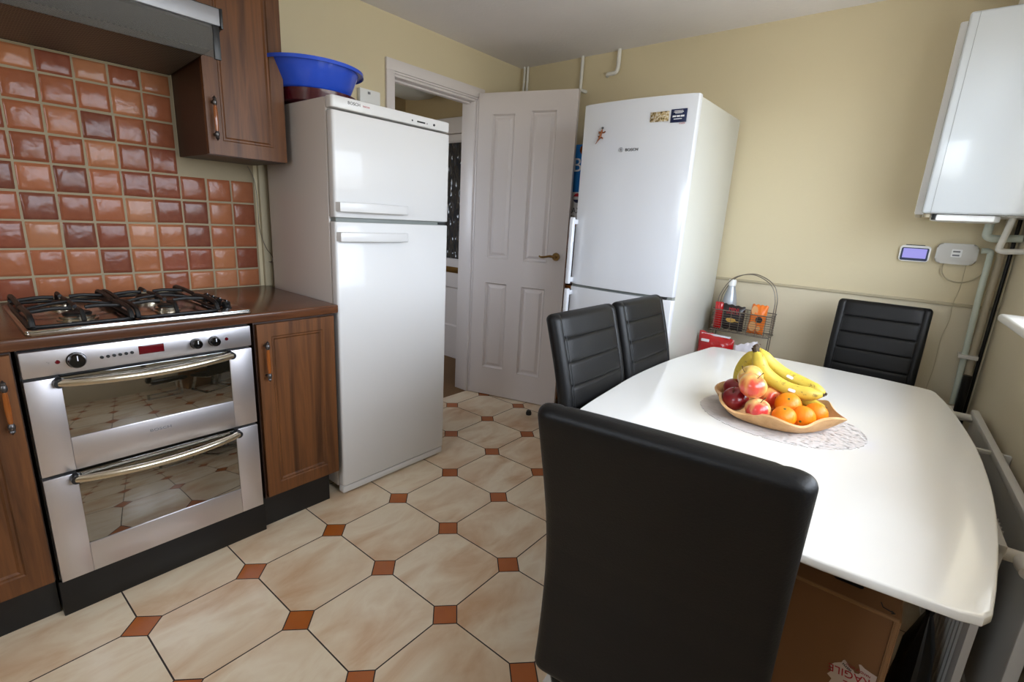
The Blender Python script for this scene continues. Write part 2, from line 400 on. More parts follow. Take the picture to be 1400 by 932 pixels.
# left wall with doorway
DY0, DY1, DH = 1.845, 2.535, 2.05
bm = BM(); box(bm, XL - .12, XL, YF, DY0, 0, ZC); box(bm, XL - .12, XL, DY1, YB, 0, ZC); box(bm, XL - .12, XL, DY0, DY1, DH, ZC)
struct('wall_left', bm, 'wall', smooth=False)
bm = BM(); box(bm, XL - .12, 1.1, YB, YB + .1, 1.02, ZC); struct('wall_back', bm, 'wall', smooth=False)
bm = BM(); box(bm, XL - .12, 1.1, YB, YB + .1, 0, 1.02); struct('wall_back_lower', bm, 'wall_low', smooth=False)
GX_0, GX_1, GZ0, GZ1 = -1.15, -.35, 1.2, 2.05    # unseen small window, added for light from behind the camera
bm = BM(); box(bm, XL - .12, GX_0, YF - .1, YF, 0, ZC); box(bm, GX_1, 1.1, YF - .1, YF, 0, ZC); box(bm, GX_0, GX_1, YF - .1, YF, GZ1, ZC); box(bm, GX_0, GX_1, YF - .1, YF, 0, GZ0); struct('wall_front', bm, 'wall', smooth=False)
bm = BM()
for a, b_, c, d in ((GX_0, GX_1, GZ0, GZ0 + .06), (GX_0, GX_1, GZ1 - .06, GZ1), (GX_0, GX_0 + .06, GZ0 + .06, GZ1 - .06), (GX_1 - .06, GX_1, GZ0 + .06, GZ1 - .06)): box(bm, a, b_, YF - .08, YF - .02, c, d, .004)
gd = struct('added_rear_window', bm, 'pvc', 'white framed small window added unseen behind the camera for light')
bm = BM(); box(bm, GX_0 + .03, GX_1 - .03, YF - .052, YF - .046, GZ0 + .03, GZ1 - .03); obj('pane', bm, 'pane', gd)
# right wall with the window
WS0, WS1, WZ0, WZ1 = 0.545, 2.75, 1.035, 2.08; LEN = 4.6
bm = BM()
for a, b_, c, d in ((-.1, WS0, 0, ZC), (WS1, LEN, 0, ZC), (WS0, WS1, 0, WZ0), (WS0, WS1, WZ1, ZC)): box(bm, a, b_, 0, .24, c, d, T=TR)
struct('wall_right', bm, 'wall_low', smooth=False)
# dado rail
bm = BM(); box(bm, -1.50, CX - .002, YB - .009, YB, 1.012, 1.026, .003); struct('trim_1', bm, 'trim_dado', 'cream dado rail along the back wall')
# skirting
bm = BM(); box(bm, -1.45, CX - .01, YB - .015, YB, 0, .1, .004); struct('baseboard_back', bm, 'white_gloss')
# door frame
bm = BM()
aw = .048
box(bm, XL, XL + .018, DY0 - aw, DY0 + .006, 0, DH, .003); box(bm, XL, XL + .018, DY1 - .012, DY1 + aw, 0, DH, .003)
box(bm, XL, XL + .018, DY0 - aw, DY1 + aw, DH - .001, DH + .058, .003)
box(bm, XL, XL + .012, DY0 + .007, DY1 - .013, DH - .012, DH - .0015, .002)
box(bm, XL - .12, XL, DY0, DY0 + .02, 0, DH - .0005, .002); box(bm, XL - .12, XL, DY1 - .025, DY1, 0, DH, .002); box(bm, XL - .12, XL - .0005, DY0 + .021, DY1 - .026, DH - .025, DH, .002)
box(bm, XL - .08, XL - .045, DY0 + .02, DY0 + .032, 0, DH - .02, .002); box(bm, XL - .08, XL - .045, DY0 + .033, DY1 - .026, DH - .037, DH - .0255, .002)
struct('trim_2', bm, 'white_gloss', 'white painted door frame in the left wall')

# window in the right wall
bm = BM(); fr = .055
for a, b_, c, d in ((WS0, WS1, WZ0, WZ0 + fr), (WS0, WS1, WZ1 - fr, WZ1), (WS0, WS0 + fr, WZ0, WZ1), (WS1 - fr, WS1, WZ0, WZ1), (1.25, 1.31, WZ0, WZ1), (1.98, 2.04, WZ0, WZ1)):
    box(bm, a, b_, .10, .16, c, d, .004, T=TR)
wi = struct('window_1', bm, 'pvc', 'white framed kitchen window in the right wall')
bm = BM(); box(bm, WS0 + .02, WS1 - .02, .125, .131, WZ0 + .02, WZ1 - .02, T=TR); obj('pane', bm, 'pane', wi)
bm = BM(); box(bm, WS0 - .04, WS1 + .06, -.075, .10, WZ0 - .01, WZ0 + .018, .012, 3, T=TR); struct('trim_3', bm, 'pvc', 'white window sill board under the kitchen window')

# hallway beyond the doorway
HX0 = -3.95
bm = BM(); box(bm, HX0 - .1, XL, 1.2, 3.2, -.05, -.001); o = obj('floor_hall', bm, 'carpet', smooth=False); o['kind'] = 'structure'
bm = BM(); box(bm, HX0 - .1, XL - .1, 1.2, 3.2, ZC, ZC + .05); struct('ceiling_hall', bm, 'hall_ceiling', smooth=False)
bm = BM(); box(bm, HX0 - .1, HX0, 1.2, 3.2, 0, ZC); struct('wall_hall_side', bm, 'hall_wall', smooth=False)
bm = BM(); box(bm, HX0, -3.6, 1.1, 1.2, 0, ZC); box(bm, -3.1, XL - .12, 1.1, 1.2, 0, ZC); box(bm, -3.6, -3.1, 1.1, 1.2, 0, 1.2); box(bm, -3.6, -3.1, 1.1, 1.2, 2.0, ZC); struct('wall_hall_near', bm, 'hall_wall', smooth=False)  # unseen wall; its opening is added to let sky light into the hall
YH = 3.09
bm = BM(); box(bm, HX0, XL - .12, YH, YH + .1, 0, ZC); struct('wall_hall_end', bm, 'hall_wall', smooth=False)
bm = BM(); box(bm, XL - .12, XL - .10, DY1 + .03, YH, 0, ZC);  # thin return behind the jamb
struct('wall_hall_return', bm, 'hall_wall', smooth=False)
# front door
fd = bpy.data.objects.new('door_2', None); COL.objects.link(fd); fd.location = (-3.35, YH, 0); PW['door_2'] = Matrix.Translation((-3.35, YH, 0)); fd['kind'] = 'structure'; fd['label'] = 'white front door with dark textured glass at the end of the hall'
bm = BM(); panelled(bm, .82, 1.95, [(.11, .71, .30, .66), (.10, .72, .90, 1.90)], [(.004, -.004), (.014, -.012)], .04, T_back(YH), -3.76, .0); obj('door_leaf', bm, 'white_gloss', fd)
bm = BM(); box(bm, -3.64, -3.06, YH - .034, YH - .029, .915, 1.885); obj('glass_panel', bm, 'tex_glass', fd, 'dark rippled glass')
bm = BM(); box(bm, -3.56, -3.10, YH - .052, YH - .041, .79, .842, .004); obj('letter_plate', bm, 'brass', fd, 'brass letter plate')
bm = BM(); box(bm, -3.84, -3.76, YH - .06, YH, 0, 2.08, .004); box(bm, -2.94, -2.86, YH - .06, YH, 0, 2.08, .004); box(bm, -3.84, -2.86, YH - .06, YH, 1.955, 2.08, .004); obj('door_surround', bm, 'white_gloss', fd)
# hall lamp
lm = thing('ceiling_lamp', 'unlit round glass dome lamp on the hall ceiling beyond the doorway', 'lamp', (-3.47, 2.76, 2.2))
bm = BM(); lathe(bm, [(.0, 2.195), (.10, 2.20), (.19, 2.225), (.235, 2.26), (.235, 2.275)], (-3.47, 2.76, 0), 48); obj('lamp_shade', bm, 'lamp_glass', lm)
bm = BM(); lathe(bm, [(.236, 2.262), (.262, 2.262), (.262, 2.28), (.10, 2.33), (0, 2.33)], (-3.47, 2.76, 0), 48); obj('ceiling_rim', bm, 'mag_brown', lm)

# ------------------------------------------------------------------ open white door
TD = Matrix.Translation((-2.455, 2.52, 0)) @ Matrix.Rotation(math.atan2(2.722 - 2.52, -1.81 + 2.455), 4, 'Z')
ang = math.atan2(2.722 - 2.52, -1.81 + 2.455)
dr = bpy.data.objects.new('door_1', None); COL.objects.link(dr); dr.location = (-2.455, 2.52, 0); dr.rotation_euler = (0, 0, ang); PW['door_1'] = TD.copy()
dr['kind'] = 'structure'; dr['label'] = 'open white four panel interior door with brass lever handle'
bm = BM(); TF = Matrix(((1, 0, 0, 0), (0, 0, -1, .036), (0, 1, 0, 0), (0, 0, 0, 1)))
cells = [(.098, .268, .207, .838), (.372, .548, .197, .832), (.103, .268, 1.007, 1.94), (.372, .548, 1.003, 1.955)]
prof = [(.003, .002), (.008, -.006), (.013, -.013), (.022, -.013), (.040, -.004)]
panelled(bm, .676, 2.068, cells, prof, .036, TF, 0, .006); obj('door_leaf', bm, 'door_paint', dr, local=True, ang=12)
hd = BM(); cyl(hd, (.609, .0, 1.058), (.609, -.012, 1.058), .027, .024, 28); cyl(hd, (.609, -.010, 1.058), (.609, -.045, 1.058), .009)
hp = obj('door_handle', hd, 'brass', dr, 'antique brass lever handle on a round rose', local=True)
hd = BM(); tube(hd, smooth_path([(.612, -.044, 1.058), (.58, -.046, 1.062), (.55, -.046, 1.056), (.52, -.044, 1.052), (.505, -.040, 1.058)], 5), [.0085] * 6 + [.007] * 10 + [.0055] * 5, 10); obj('lever', hd, 'brass', hp, local=True)
bm = BM(); box(bm, .672, .6775, .008, .030, .99, 1.12, .001); obj('latch_plate', bm, 'brass', dr, local=True)
# door stop
bm = BM(); lathe(bm, [(0, 0), (.018, 0), (.02, .012), (.014, .03), (0, .034)], (-1.862, 2.50, 0), 16); tag(obj('door_stop', bm, 'dark'), 'small black rubber door stop on the floor by the open door', 'door stop')

# ------------------------------------------------------------------ splashback tiles
def splash():
    bm = BM(); lay = bm.loops.layers.float_color.new('tint')
    pal = [(182, 114, 76), (172, 104, 70), (188, 122, 82), (166, 96, 64), (142, 76, 52), (124, 62, 48), (178, 110, 74), (190, 128, 90), (156, 86, 58), (138, 72, 56), (106, 54, 46)]
    rnd = random.Random(21)
    zt = [.886 + .1005 * k for k in range(9)] + [1.767]
    for j in range(9):
        for i in range(-6, 10):
            y0 = .052 + .1 * i + .0015; y1 = y0 + .097; z0 = max(zt[j] + .002, .9035); z1 = min(zt[j] + .0985, 1.765)
            if y1 > .76 and z1 > 1.475: continue
            if y0 < -.5: continue
            c = rnd.choice(pal); k = rnd.uniform(.78, .98); col = (lin(c[0]) * k, lin(c[1]) * k, lin(c[2]) * k, 1)
            tx, tz = rnd.uniform(-.0016, .0016), rnd.uniform(-.0016, .0016)
            n = 6; jit = [[rnd.uniform(-.0011, .0011) for _ in range(2)] for _ in range(4)]
            V = {}
            for a in range(n + 1):
                for b_ in range(n + 1):
                    fa, fb = a / n, b_ / n
                    # tighter rows at the edges for the pillowed rim
                    e = [0, .045, .14, .5, .86, .955, 1]
                    fa, fb = e[a], e[b_]
                    w = [(1 - fa) * (1 - fb), fa * (1 - fb), fa * fb, (1 - fa) * fb]
                    jy = sum(w[q] * jit[q][0] for q in range(4)); jz = sum(w[q] * jit[q][1] for q in range(4))
                    edge = min(fa, 1 - fa, fb, 1 - fb)
                    dep = 0 if edge == 0 else (.0048 if edge < .05 else (.0066 if edge < .2 else .0072))
                    V[a, b_] = bm.verts.new((XL + dep + (tx * (fa - .5) + tz * (fb - .5) if edge > 0 else 0), y0 + (y1 - y0) * fa + jy, z0 + (z1 - z0) * fb + jz))
            for a in range(n):
                for b_ in range(n):
                    f = bm.faces.new((V[a, b_], V[a + 1, b_], V[a + 1, b_ + 1], V[a, b_ + 1]))
                    for l in f.loops: l[lay] = col
    return bm
sp = thing('tiled_splashback', 'glazed terracotta square tiles on the wall behind the hob', 'splashback', (XL, .3, .9))
obj('tiles', splash(), 'tile', sp, ang=60)
bm = BM(); box(bm, XL, XL + .0022, -.5, 1.056, .9025, 1.468); box(bm, XL, XL + .0022, -.5, .76, 1.468, 1.77); obj('grout', bm, 'grout', sp, smooth=False)
# cream trunking and loose wire beside the tiles
bm = BM(); box(bm, XL, XL + .022, 1.072, 1.112, .90, 1.70, .003); tag(obj('cable_trunking', bm, 'trim_dado'), 'cream vertical cable trunking between the wall tiles and the fridge', 'trunking')
bm = BM(); tube(bm, smooth_path([(-2.468, 1.028, 1.455), (-2.462, 1.05, 1.40), (-2.458, 1.058, 1.30), (-2.458, 1.058, 1.18), (-2.455, 1.08, 1.09), (-2.452, 1.108, 1.045), (-2.452, 1.105, 1.02), (-2.452, 1.09, 1.018)], 5), .0018, 6)
tag(obj('loose_wire', bm, 'wire'), 'thin loose wire hanging down the edge of the wall tiles', 'wire')

# ------------------------------------------------------------------ base units, worktop, oven, hob
def pull(parent, x, y, z0, z1, name='handle'):
    """bow handle with pewter ends and amber grip on a face looking to +x"""
    b_ = BM()
    cyl(b_, (x + .024, y, z0 + .008), (x + .024, y, z1 - .008), .003, .003, 10)
    for z in (z0 + .008, z1 - .008):
        cyl(b_, (x - .002, y, z), (x + .022, y, z), .0055, .0045, 12)
        s = 1 if z > (z0 + z1) / 2 else -1
        lathe(b_, [(0, -.016), (.005, -.012), (.0085, -.004), (.0075, .004), (.005, .008), (.007, .012), (0, .022)], (x + .024, y, z), 14, T=Matrix.Diagonal((1, 1, s, 1)))
    h = obj(name, b_, 'pewter', parent)
    b_ = BM(); lathe(b_, [(.0045, z0 + .018), (.0062, z0 + .03), (.0075, (z0 + z1) / 2), (.0062, z1 - .03), (.0045, z1 - .018)], (x + .024, y, 0), 14); obj('grip', b_, 'amber', h, 'amber coloured grip')
CPROF = [(.004, -.004), (.010, -.004), (.016, -.009), (.022, -.009)]
def cab_door(parent, x, y0, y1, z0, z1, hy, hz, inset=.05):
    b_ = BM(); W, H = y1 - y0, z1 - z0
    panelled(b_, W, H, [(inset, W - inset, inset, H - inset)], CPROF, .02, T_left(x), y0, z0)
    d = obj('door', b_, 'wood_panel', parent, ang=12)
    pull(d, x + .02, hy, hz[0], hz[1]); return d
XF = -1.85
c1 = thing('base_cabinet', 'dark oak base cabinet between the oven and the tall fridge freezer', 'cabinet', (-2.16, .90, 0), 0, 'oak base cabinets')
bm = BM(); box(bm, -2.46, XF, .748, 1.075, .135, .864); obj('carcass', bm, 'cab_side', c1)
cab_door(c1, XF, .753, 1.062, .148, .857, .778, (.652, .785))
bm = BM(); box(bm, -2.40, -1.872, .748, 1.036, 0, .134); obj('plinth', bm, 'kick', c1, 'black plinth')
c2 = thing('base_cabinet', 'dark oak base cabinet left of the oven at the photo edge', 'cabinet', (-2.16, -.18, 0), 0, 'oak base cabinets')
bm = BM(); box(bm, -2.46, XF, -.49, .116, .135, .864); obj('carcass', bm, 'cab_side', c2)
cab_door(c2, XF, -.48, .112, .143, .857, .088, (.655, .785), .055)
bm = BM(); box(bm, -2.40, -1.882, -.49, .116, 0, .134); obj('plinth', bm, 'kick', c2, 'black plinth')
bm = BM(); box(bm, -2.478, -1.826, -.5, 1.084, .866, .902, .007, 3); tag(obj('worktop', bm, 'worktop'), 'dark oak effect worktop running under the gas hob', 'worktop')

ov = thing('double_oven', 'built-in stainless steel double oven with two bowed bar handles', 'oven', (-2.13, .424, 0))
bm = BM(); box(bm, -2.40, -1.852, .124, .728, .126, .862); obj('oven_body', bm, 'dark', ov)
bm = BM(); box(bm, -2.40, -1.846, .120, .742, 0, .124, .002); obj('plinth', bm, 'kick', ov, 'black plinth under the oven')
bm = BM(); box(bm, -1.852, -1.846, .13, .725, .122, .132); obj('bottom_trim', bm, 'handle_steel', ov)
bm = BM(); box(bm, -1.852, -1.82, .127, .727, .787, .861, .003); cp = obj('control_panel', bm, 'steel', ov)
for yk, r in ((.243, .0215), (.549, .0165), (.604, .0165)):
    b_ = BM(); cyl(b_, (-1.821, yk, .8235), (-1.815, yk, .8235), r * 1.08, r * 1.08, 32); lathe(b_, [(r, 0), (r * .98, .014), (r * .82, .021), (0, .022)], (0, 0, 0), 32, T=Matrix.Translation((-1.815, yk, .8235)) @ Matrix.Rotation(PI / 2, 4, 'Y'))
    k_ = obj('knob', b_, 'black_gloss', cp)
    b_ = BM(); box(b_, -1.7935, -1.7925, yk - .0012, yk + .0012, .826, .8235 + r * .8); obj('pointer', b_, 'print_white', k_)
for yk in (.203, .645):
    b_ = BM(); cyl(b_, (-1.821, yk, .824), (-1.817, yk, .824), .0062, .005, 16); obj('indicator_lamp', b_, 'display', cp)
for i in range(6):
    yk = .301 + i * .0147; b_ = BM(); cyl(b_, (-1.821, yk, .8205 + i * .0004), (-1.816, yk, .8205 + i * .0004), .0048, .0045, 16); obj('button', b_, 'dark', cp)
bm = BM(); box(bm, -1.821, -1.8185, .392, .459, .812, .839, .0008); dsp = obj('clock_display', bm, 'display', cp, 'dark red clock display')
b_ = text_bm('°c', .008, T_left(-1.8195) @ lift(.183, .825)); obj('marking', b_, 'print_grey', cp)
def oven_door(z0, z1, g0, g1, hz, text=None):
    b_ = BM(); gy0, gy1 = .203, .650
    for a, c, d, e in ((.127, gy0, z0, z1), (gy1, .727, z0, z1), (gy0, gy1, z0, g0), ): box(b_, -1.85, -1.822, a, c, d, e, .0015)
    d_ = obj('oven_door', b_, 'steel', ov)
    b_ = BM(); box(b_, -1.85, -1.8245, gy0 - .001, gy1 + .001, g0 - .001, z1 - .001, .001); obj('glass', b_, 'oven_glass', d_, 'dark mirror-like door glass')
    b_ = BM(); n = 14; pts = []
    for k in range(n + 1):
        t_ = k / n; y_ = .197 + t_ * (.652 - .197); s = math.sin(PI * t_)
        pts.append((-1.806 + .040 * s ** .7, y_, hz - .006 + .0 * s - .004 * s))
    tube(b_, pts, .0105, 14, flat=1.15); h_ = obj('handle', b_, 'handle_steel', d_, 'bowed steel bar handle')
    for y_ in (.197, .652):
        b_ = BM(); cyl(b_, (-1.823, y_, hz - .006), (-1.797, y_, hz - .006), .0135, .0125, 18); obj('end_cap', b_, 'dark', h_)
    if text: obj('lettering', text_bm(text, .0125, T_left(-1.8214) @ lift(.424, .553), sx=1.5), 'print_grey', d_)
    return d_
oven_door(.487, .778, .590, .767, .771, 'BOSCH')
oven_door(.134, .477, .233, .470, .470)

hb = thing('gas_hob', 'stainless gas hob with black pan supports set in the worktop', 'hob', (-2.10, .44, .90))
bm = BM(); prism(bm, rrect(-2.345, -1.832, .15, .742, .012), .902, .911, .003); 
obj('hob_plate', bm, 'steel_hob', hb)
bm = BM(); prism(bm, rrect(-1.862, -1.836, .152, .74, .008), .9105, .916, .002); obj('front_lip', bm, 'chrome', hb, 'bright front lip')
BUR = [(-1.98, .285, .044), (-2.215, .285, .034), (-1.99, .525, .034), (-2.215, .525, .044)]
for bx, by, r in BUR:
    b_ = BM(); lathe(b_, [(0, .911), (r * 1.15, .911), (r * 1.15, .915), (r, .917), (r, .925), (r * .9, .927), (0, .927)], (bx, by, 0), 40); q = obj('burner', b_, 'handle_steel', hb)
    b_ = BM(); lathe(b_, [(0, .927), (r * .8, .927), (r * .82, .931), (r * .7, .935), (0, .936)], (bx, by, 0), 32); obj('burner_cap', b_, 'iron', q)
for ya, yb_ in ((.165, .405), (.410, .652)):
    b_ = BM(); zt = .949; x0, x1 = -2.328, -1.872
    def swoop(pts, r=.0062): tube(b_, smooth_path(pts, 6), r, 8)
    # outer frame on the plate
    loop = [(x, y, .918) for x, y in rrect(x0, x1, ya, yb_, .03, 4)]; tube(b_, loop, .0055, 8, closed=True)
    # raised upper loop
    loop = [(x, y, zt - .004) for x, y in rrect(x0 + .012, x1 - .03, ya + .006, yb_ - .006, .035, 4)]
    for yy in (ya + .006, yb_ - .006):
        swoop([(x0 + .005, yy, .918), (x0 + .012, yy, zt - .006), (x0 + .07, yy, zt), (x0 + .20, yy, zt - .004), (x0 + .23, yy, zt - .012), (x0 + .26, yy, zt - .004), (x1 - .07, yy, zt), (x1 - .02, yy, zt - .008), (x1 - .004, yy, .918)], .0072)
    for k, (bx, by, r) in enumerate([q for q in BUR if ya < q[1] < yb_]):
        ym = by
        for dx, dy in ((1, 0), (-1, 0)):
            ex = (x1 - .01 if bx > -2.1 else -2.09) if dx > 0 else (x0 + .01 if bx < -2.1 else -2.11)
            swoop([(ex, ym, .922), (ex - dx * .02, ym, zt - .002), (bx + dx * .06, ym, zt), (bx + dx * .02, ym, zt - .002)])
        for dy in (1, -1):
            ey = yb_ - .006 if dy > 0 else ya + .006
            swoop([(bx, ey, zt - .006), (bx, (ey + by) / 2, zt), (bx, by + dy * .02, zt - .002)])
    swoop([(-2.10, ya, .93), (-2.10, (ya + yb_) / 2, zt), (-2.10, yb_, .93)], .005)
    obj('pan_support', b_, 'iron', hb)
for k in range(4):
    b_ = BM(); kx = -1.935 - k * .062; lathe(b_, [(0, .911), (.0195, .911), (.0195, .914), (.0155, .917), (.0145, .934), (.011, .938), (0, .9385)], (kx, .694, 0), 24); box(b_, kx - .014, kx + .014, .691, .697, .93, .943, .002); obj('knob', b_, 'black_gloss', hb)

# ------------------------------------------------------------------ wall units and hood
w1 = thing('wall_cabinet', 'dark oak wall cabinet above the worktop right of the cooker hood', 'cabinet', (-2.31, .9, 1.46), 0, 'oak wall cabinets')
bm = BM(); box(bm, XL, -2.172, .762, 1.062, 1.462, 2.20); obj('carcass', bm, 'cab_side', w1)
cab_door(w1, -2.171, .762, 1.060, 1.464, 2.195, .786, (1.525, 1.655), .052)
w2 = thing('wall_cabinet', 'short dark oak bridging cabinet directly above the cooker hood', 'cabinet', (-2.31, .46, 1.93), 0, 'oak wall cabinets')
bm = BM(); box(bm, XL, -2.172, .16, .758, 1.915, 2.20); obj('carcass', bm, 'cab_side', w2)
b_ = BM(); panelled(b_, .594, .275, [(.05, .544, .05, .225)], CPROF, .02, T_left(-2.171), .162, 1.92); obj('door', b_, 'wood_panel', w2, ang=12)
hoo = thing('cooker_hood', 'slim steel cooker hood with translucent glass visor over the hob', 'cooker hood', (-2.2, .46, 1.77))
bm = BM(); HY0, HY1 = .155, .757
pts = [(XL, 1.772), (-2.02, 1.80), (-1.95, 1.842), (-1.95, 1.908), (XL, 1.912)]
t_ = BM(); A = [t_.verts.new((x, HY0, z)) for x, z in pts]; B = [t_.verts.new((x, HY1, z)) for x, z in pts]; t_.faces.new(A); t_.faces.new(B[::-1])
for i in range(5): t_.faces.new((A[i], B[i], B[(i + 1) % 5], A[(i + 1) % 5]))
join(bm, t_); obj('hood_body', bm, 'dark', hoo)
bm = BM(); q = [bm.verts.new(p) for p in ((-2.45, HY0 + .01, 1.7715), (-2.45, HY1 - .01, 1.7715), (-2.03, HY1 - .01, 1.7970), (-2.03, HY0 + .01, 1.7970))]; bm.faces.new(q)
r_ = bmesh.ops.extrude_face_region(bm, geom=bm.faces[:]); [setattr(v, 'co', v.co + Vector((0, 0, -.003))) for v in r_['geom'] if isinstance(v, bmesh.types.BMVert)]
obj('grease_filter', bm, 'filter', hoo, 'dark perforated grease filter')
bm = BM(); box(bm, -1.95, -1.93, HY0, HY1 - .006, 1.849, 1.90, .003); fp = obj('front_panel', bm, 'hood_steel', hoo, 'bright steel front panel')
bm = BM(); box(bm, -1.95, -1.926, HY1 - .006, HY1 + .002, 1.842, 1.902, .002); obj('end_cap', bm, 'dark', fp)
bm = BM(); box(bm, -1.931, -1.926, .47, .53, 1.872, 1.888, .002); obj('switch', bm, 'dark', fp)
bm = BM(); box(bm, -1.944, -1.940, HY0, HY1 - .028, 1.752, 1.85); v_ = obj('visor', bm, 'visor', hoo, 'translucent grey glass visor')
bm = BM(); box(bm, -1.948, -1.937, HY1 - .028, HY1 - .008, 1.748, 1.848, .001); obj('visor_bracket', bm, 'dark', v_)

# ------------------------------------------------------------------ tall fridge freezer by the worktop
f1 = thing('fridge_freezer', 'tall white fridge freezer beside the worktop with horizontal handles, blue basin on top', 'fridge', (-2.13, 1.395, 0), 0, 'white fridge freezers')
FY0, FY1 = 1.089, 1.698
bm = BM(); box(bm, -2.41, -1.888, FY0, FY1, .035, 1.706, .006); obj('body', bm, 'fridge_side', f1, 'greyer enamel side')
def fdoor(z0, z1, mat='fridge_white'):
    b_ = BM(); prism(b_, rrect(-1.884, -1.838, FY0, FY1, .012, 4), z0, z1, .004); return obj('door', b_, mat, f1)
d1 = fdoor(1.254, 1.655); d2 = fdoor(.052, 1.237)
bm = BM(); prism(bm, rrect(-1.89, -1.84, FY0, FY1, .012, 4), 1.664, 1.708, .005); tp = obj('top_panel', bm, 'fridge_white', f1)
bm = BM(); box(bm, -1.89, -1.884, FY0 + .008, FY1 - .008, .06, 1.66); obj('door_seal', bm, 'seal', f1)
bm = BM(); box(bm, -1.89, -1.852, FY0 + .01, FY1 - .01, 1.237, 1.254, .001); obj('middle_strip', bm, 'seal', f1)
bm = BM(); box(bm, -1.87, -1.845, FY1 - .055, FY1 - .01, 1.240, 1.250, .001); obj('hinge', bm, 'dark', f1)
bm = BM(); box(bm, -1.885, -1.845, FY0 + .002, FY1 - .002, .012, .046, .006); obj('kick_strip', bm, 'fridge_white', f1)
for x_, y_ in ((-1.90, FY0 + .04), (-1.90, FY1 - .04), (-2.37, FY0 + .05), (-2.37, FY1 - .05)):
    bm = BM(); cyl(bm, (x_, y_, 0), (x_, y_, .036), .014, .014, 14); obj('foot', bm, 'dark', f1)
for par, z_ in ((d1, 1.296), (d2, 1.178)):
    b_ = BM(); prof_ = [(-1.842, FY0 + .004), (-1.812, FY0 + .008), (-1.806, FY0 + .03), (-1.800, FY0 + .18), (-1.806, FY0 + .33), (-1.812, FY0 + .345), (-1.842, FY0 + .345), (-1.842, FY0 + .33), (-1.822, FY0 + .325), (-1.818, FY0 + .18), (-1.822, FY0 + .05), (-1.842, FY0 + .04)]
    prism(b_, prof_, z_ - .019, z_ + .019, .004); obj('handle', b_, 'fridge_white', par, 'white horizontal handle')
obj('lettering', text_bm('BOSCH', .0165, T_left(-1.8398) @ lift(1.187, 1.690), sx=1.05), 'print_black', tp)
obj('lettering', text_bm('FREEZER', .0085, T_left(-1.8398) @ lift(1.243, 1.689)), 'print_red', tp)
bm = BM(); box(bm, -1.8402, -1.8385, 1.502, 1.548, 1.678, 1.6845, .001); box(bm, -1.8402, -1.8385, 1.472, 1.479, 1.678, 1.6845, .001); box(bm, -1.8402, -1.8385, 1.557, 1.5615, 1.6785, 1.683, .001); obj('control_strip', bm, 'dark', tp)
bm = BM(); cyl(bm, (-1.841, 1.60, 1.682), (-1.837, 1.60, 1.682), .0055, .005, 16); obj('knob', bm, 'dark', tp)
# pot and basin on top
bm = BM(); lathe(bm, [(0, 1.709), (.135, 1.709), (.155, 1.72), (.165, 1.765), (.158, 1.765), (.148, 1.722), (0, 1.716)], (-2.20, 1.235, 0), 40); tag(obj('round_dish', bm, 'maroon'), 'dark maroon round dish on the fridge under the blue basin', 'dish')
bm = BM(); lathe(bm, [(0, 1.7665), (.150, 1.7665), (.158, 1.772), (.196, 1.862), (.214, 1.864), (.216, 1.856), (.2185, 1.856), (.2175, 1.870), (.194, 1.868), (.154, 1.776), (0, 1.771)], (-2.205, 1.215, 0), 56); tag(obj('plastic_basin', bm, 'blue'), 'blue plastic washing-up basin on top of the tall fridge', 'basin')
# socket
so = thing('wall_socket', 'white switched socket on the wall above the tall fridge', 'socket', (XL, 1.69, 1.84))
bm = BM(); box(bm, XL, XL + .03, 1.618, 1.745, 1.828, 1.914, .004); obj('faceplate', bm, 'pvc', so)
bm = BM(); box(bm, XL + .03, XL + .034, 1.665, 1.68, 1.890, 1.902, .001); obj('rocker_switch', bm, 'print_grey', so)

# ------------------------------------------------------------------ fridge freezer at the back wall
f2 = thing('fridge_freezer', 'tall glossy white fridge freezer with magnets standing at the back wall', 'fridge', (-1.19, 2.62, 0), 0, 'white fridge freezers')
GX0, GX1 = -1.488, -.897
bm = BM(); box(bm, GX0 + .003, GX1 - .003, 2.347, 2.925, .03, 1.862, .006); obj('body', bm, 'fridge_body', f2)
def bow(x0, x1, yf, yb_, b_=.022, r=.012, n=20):
    pts = [(x1, yb_), (x0, yb_)]
    for k in range(n + 1):
        t_ = -1 + 2 * k / n; x_ = x0 + (x1 - x0) * k / n
        y_ = yf - b_ * (1 - t_ * t_)
        if k == 0: pts += [(x0, yf + .012), (x0 + .0012, yf + .006), (x0 + .005, yf + .0005)]
        elif k == n: pts += [(x1 - .005, yf + .0005), (x1 - .0012, yf + .006), (x1, yf + .012)]
        else: pts.append((x_, y_))
    return pts
def gdoor(z0, z1):
    b_ = BM(); prism(b_, bow(GX0, GX1, 2.305, 2.338), z0, z1, .004); return obj('door', b_, 'fridge_cool', f2)
e1 = gdoor(.958, 1.868); e2 = gdoor(.07, .943)
bm = BM(); box(bm, GX0 + .012, GX1 - .012, 2.338, 2.346, .07, 1.86); obj('door_seal', bm, 'seal', f2)
bm = BM(); box(bm, GX0 + .006, GX1 - .006, 2.312, 2.35, .943, .958, .001); obj('middle_strip', bm, 'seal', f2)
bm = BM(); box(bm, GX1 - .09, GX1 - .03, 2.296, 2.315, .9445, .9565, .001); obj('hinge', bm, 'dark', f2)
bm = BM(); box(bm, GX0 + .01, GX1 - .01, 2.33, 2.36, .0, .068, .004); obj('kick_strip', bm, 'fridge_cool', f2)
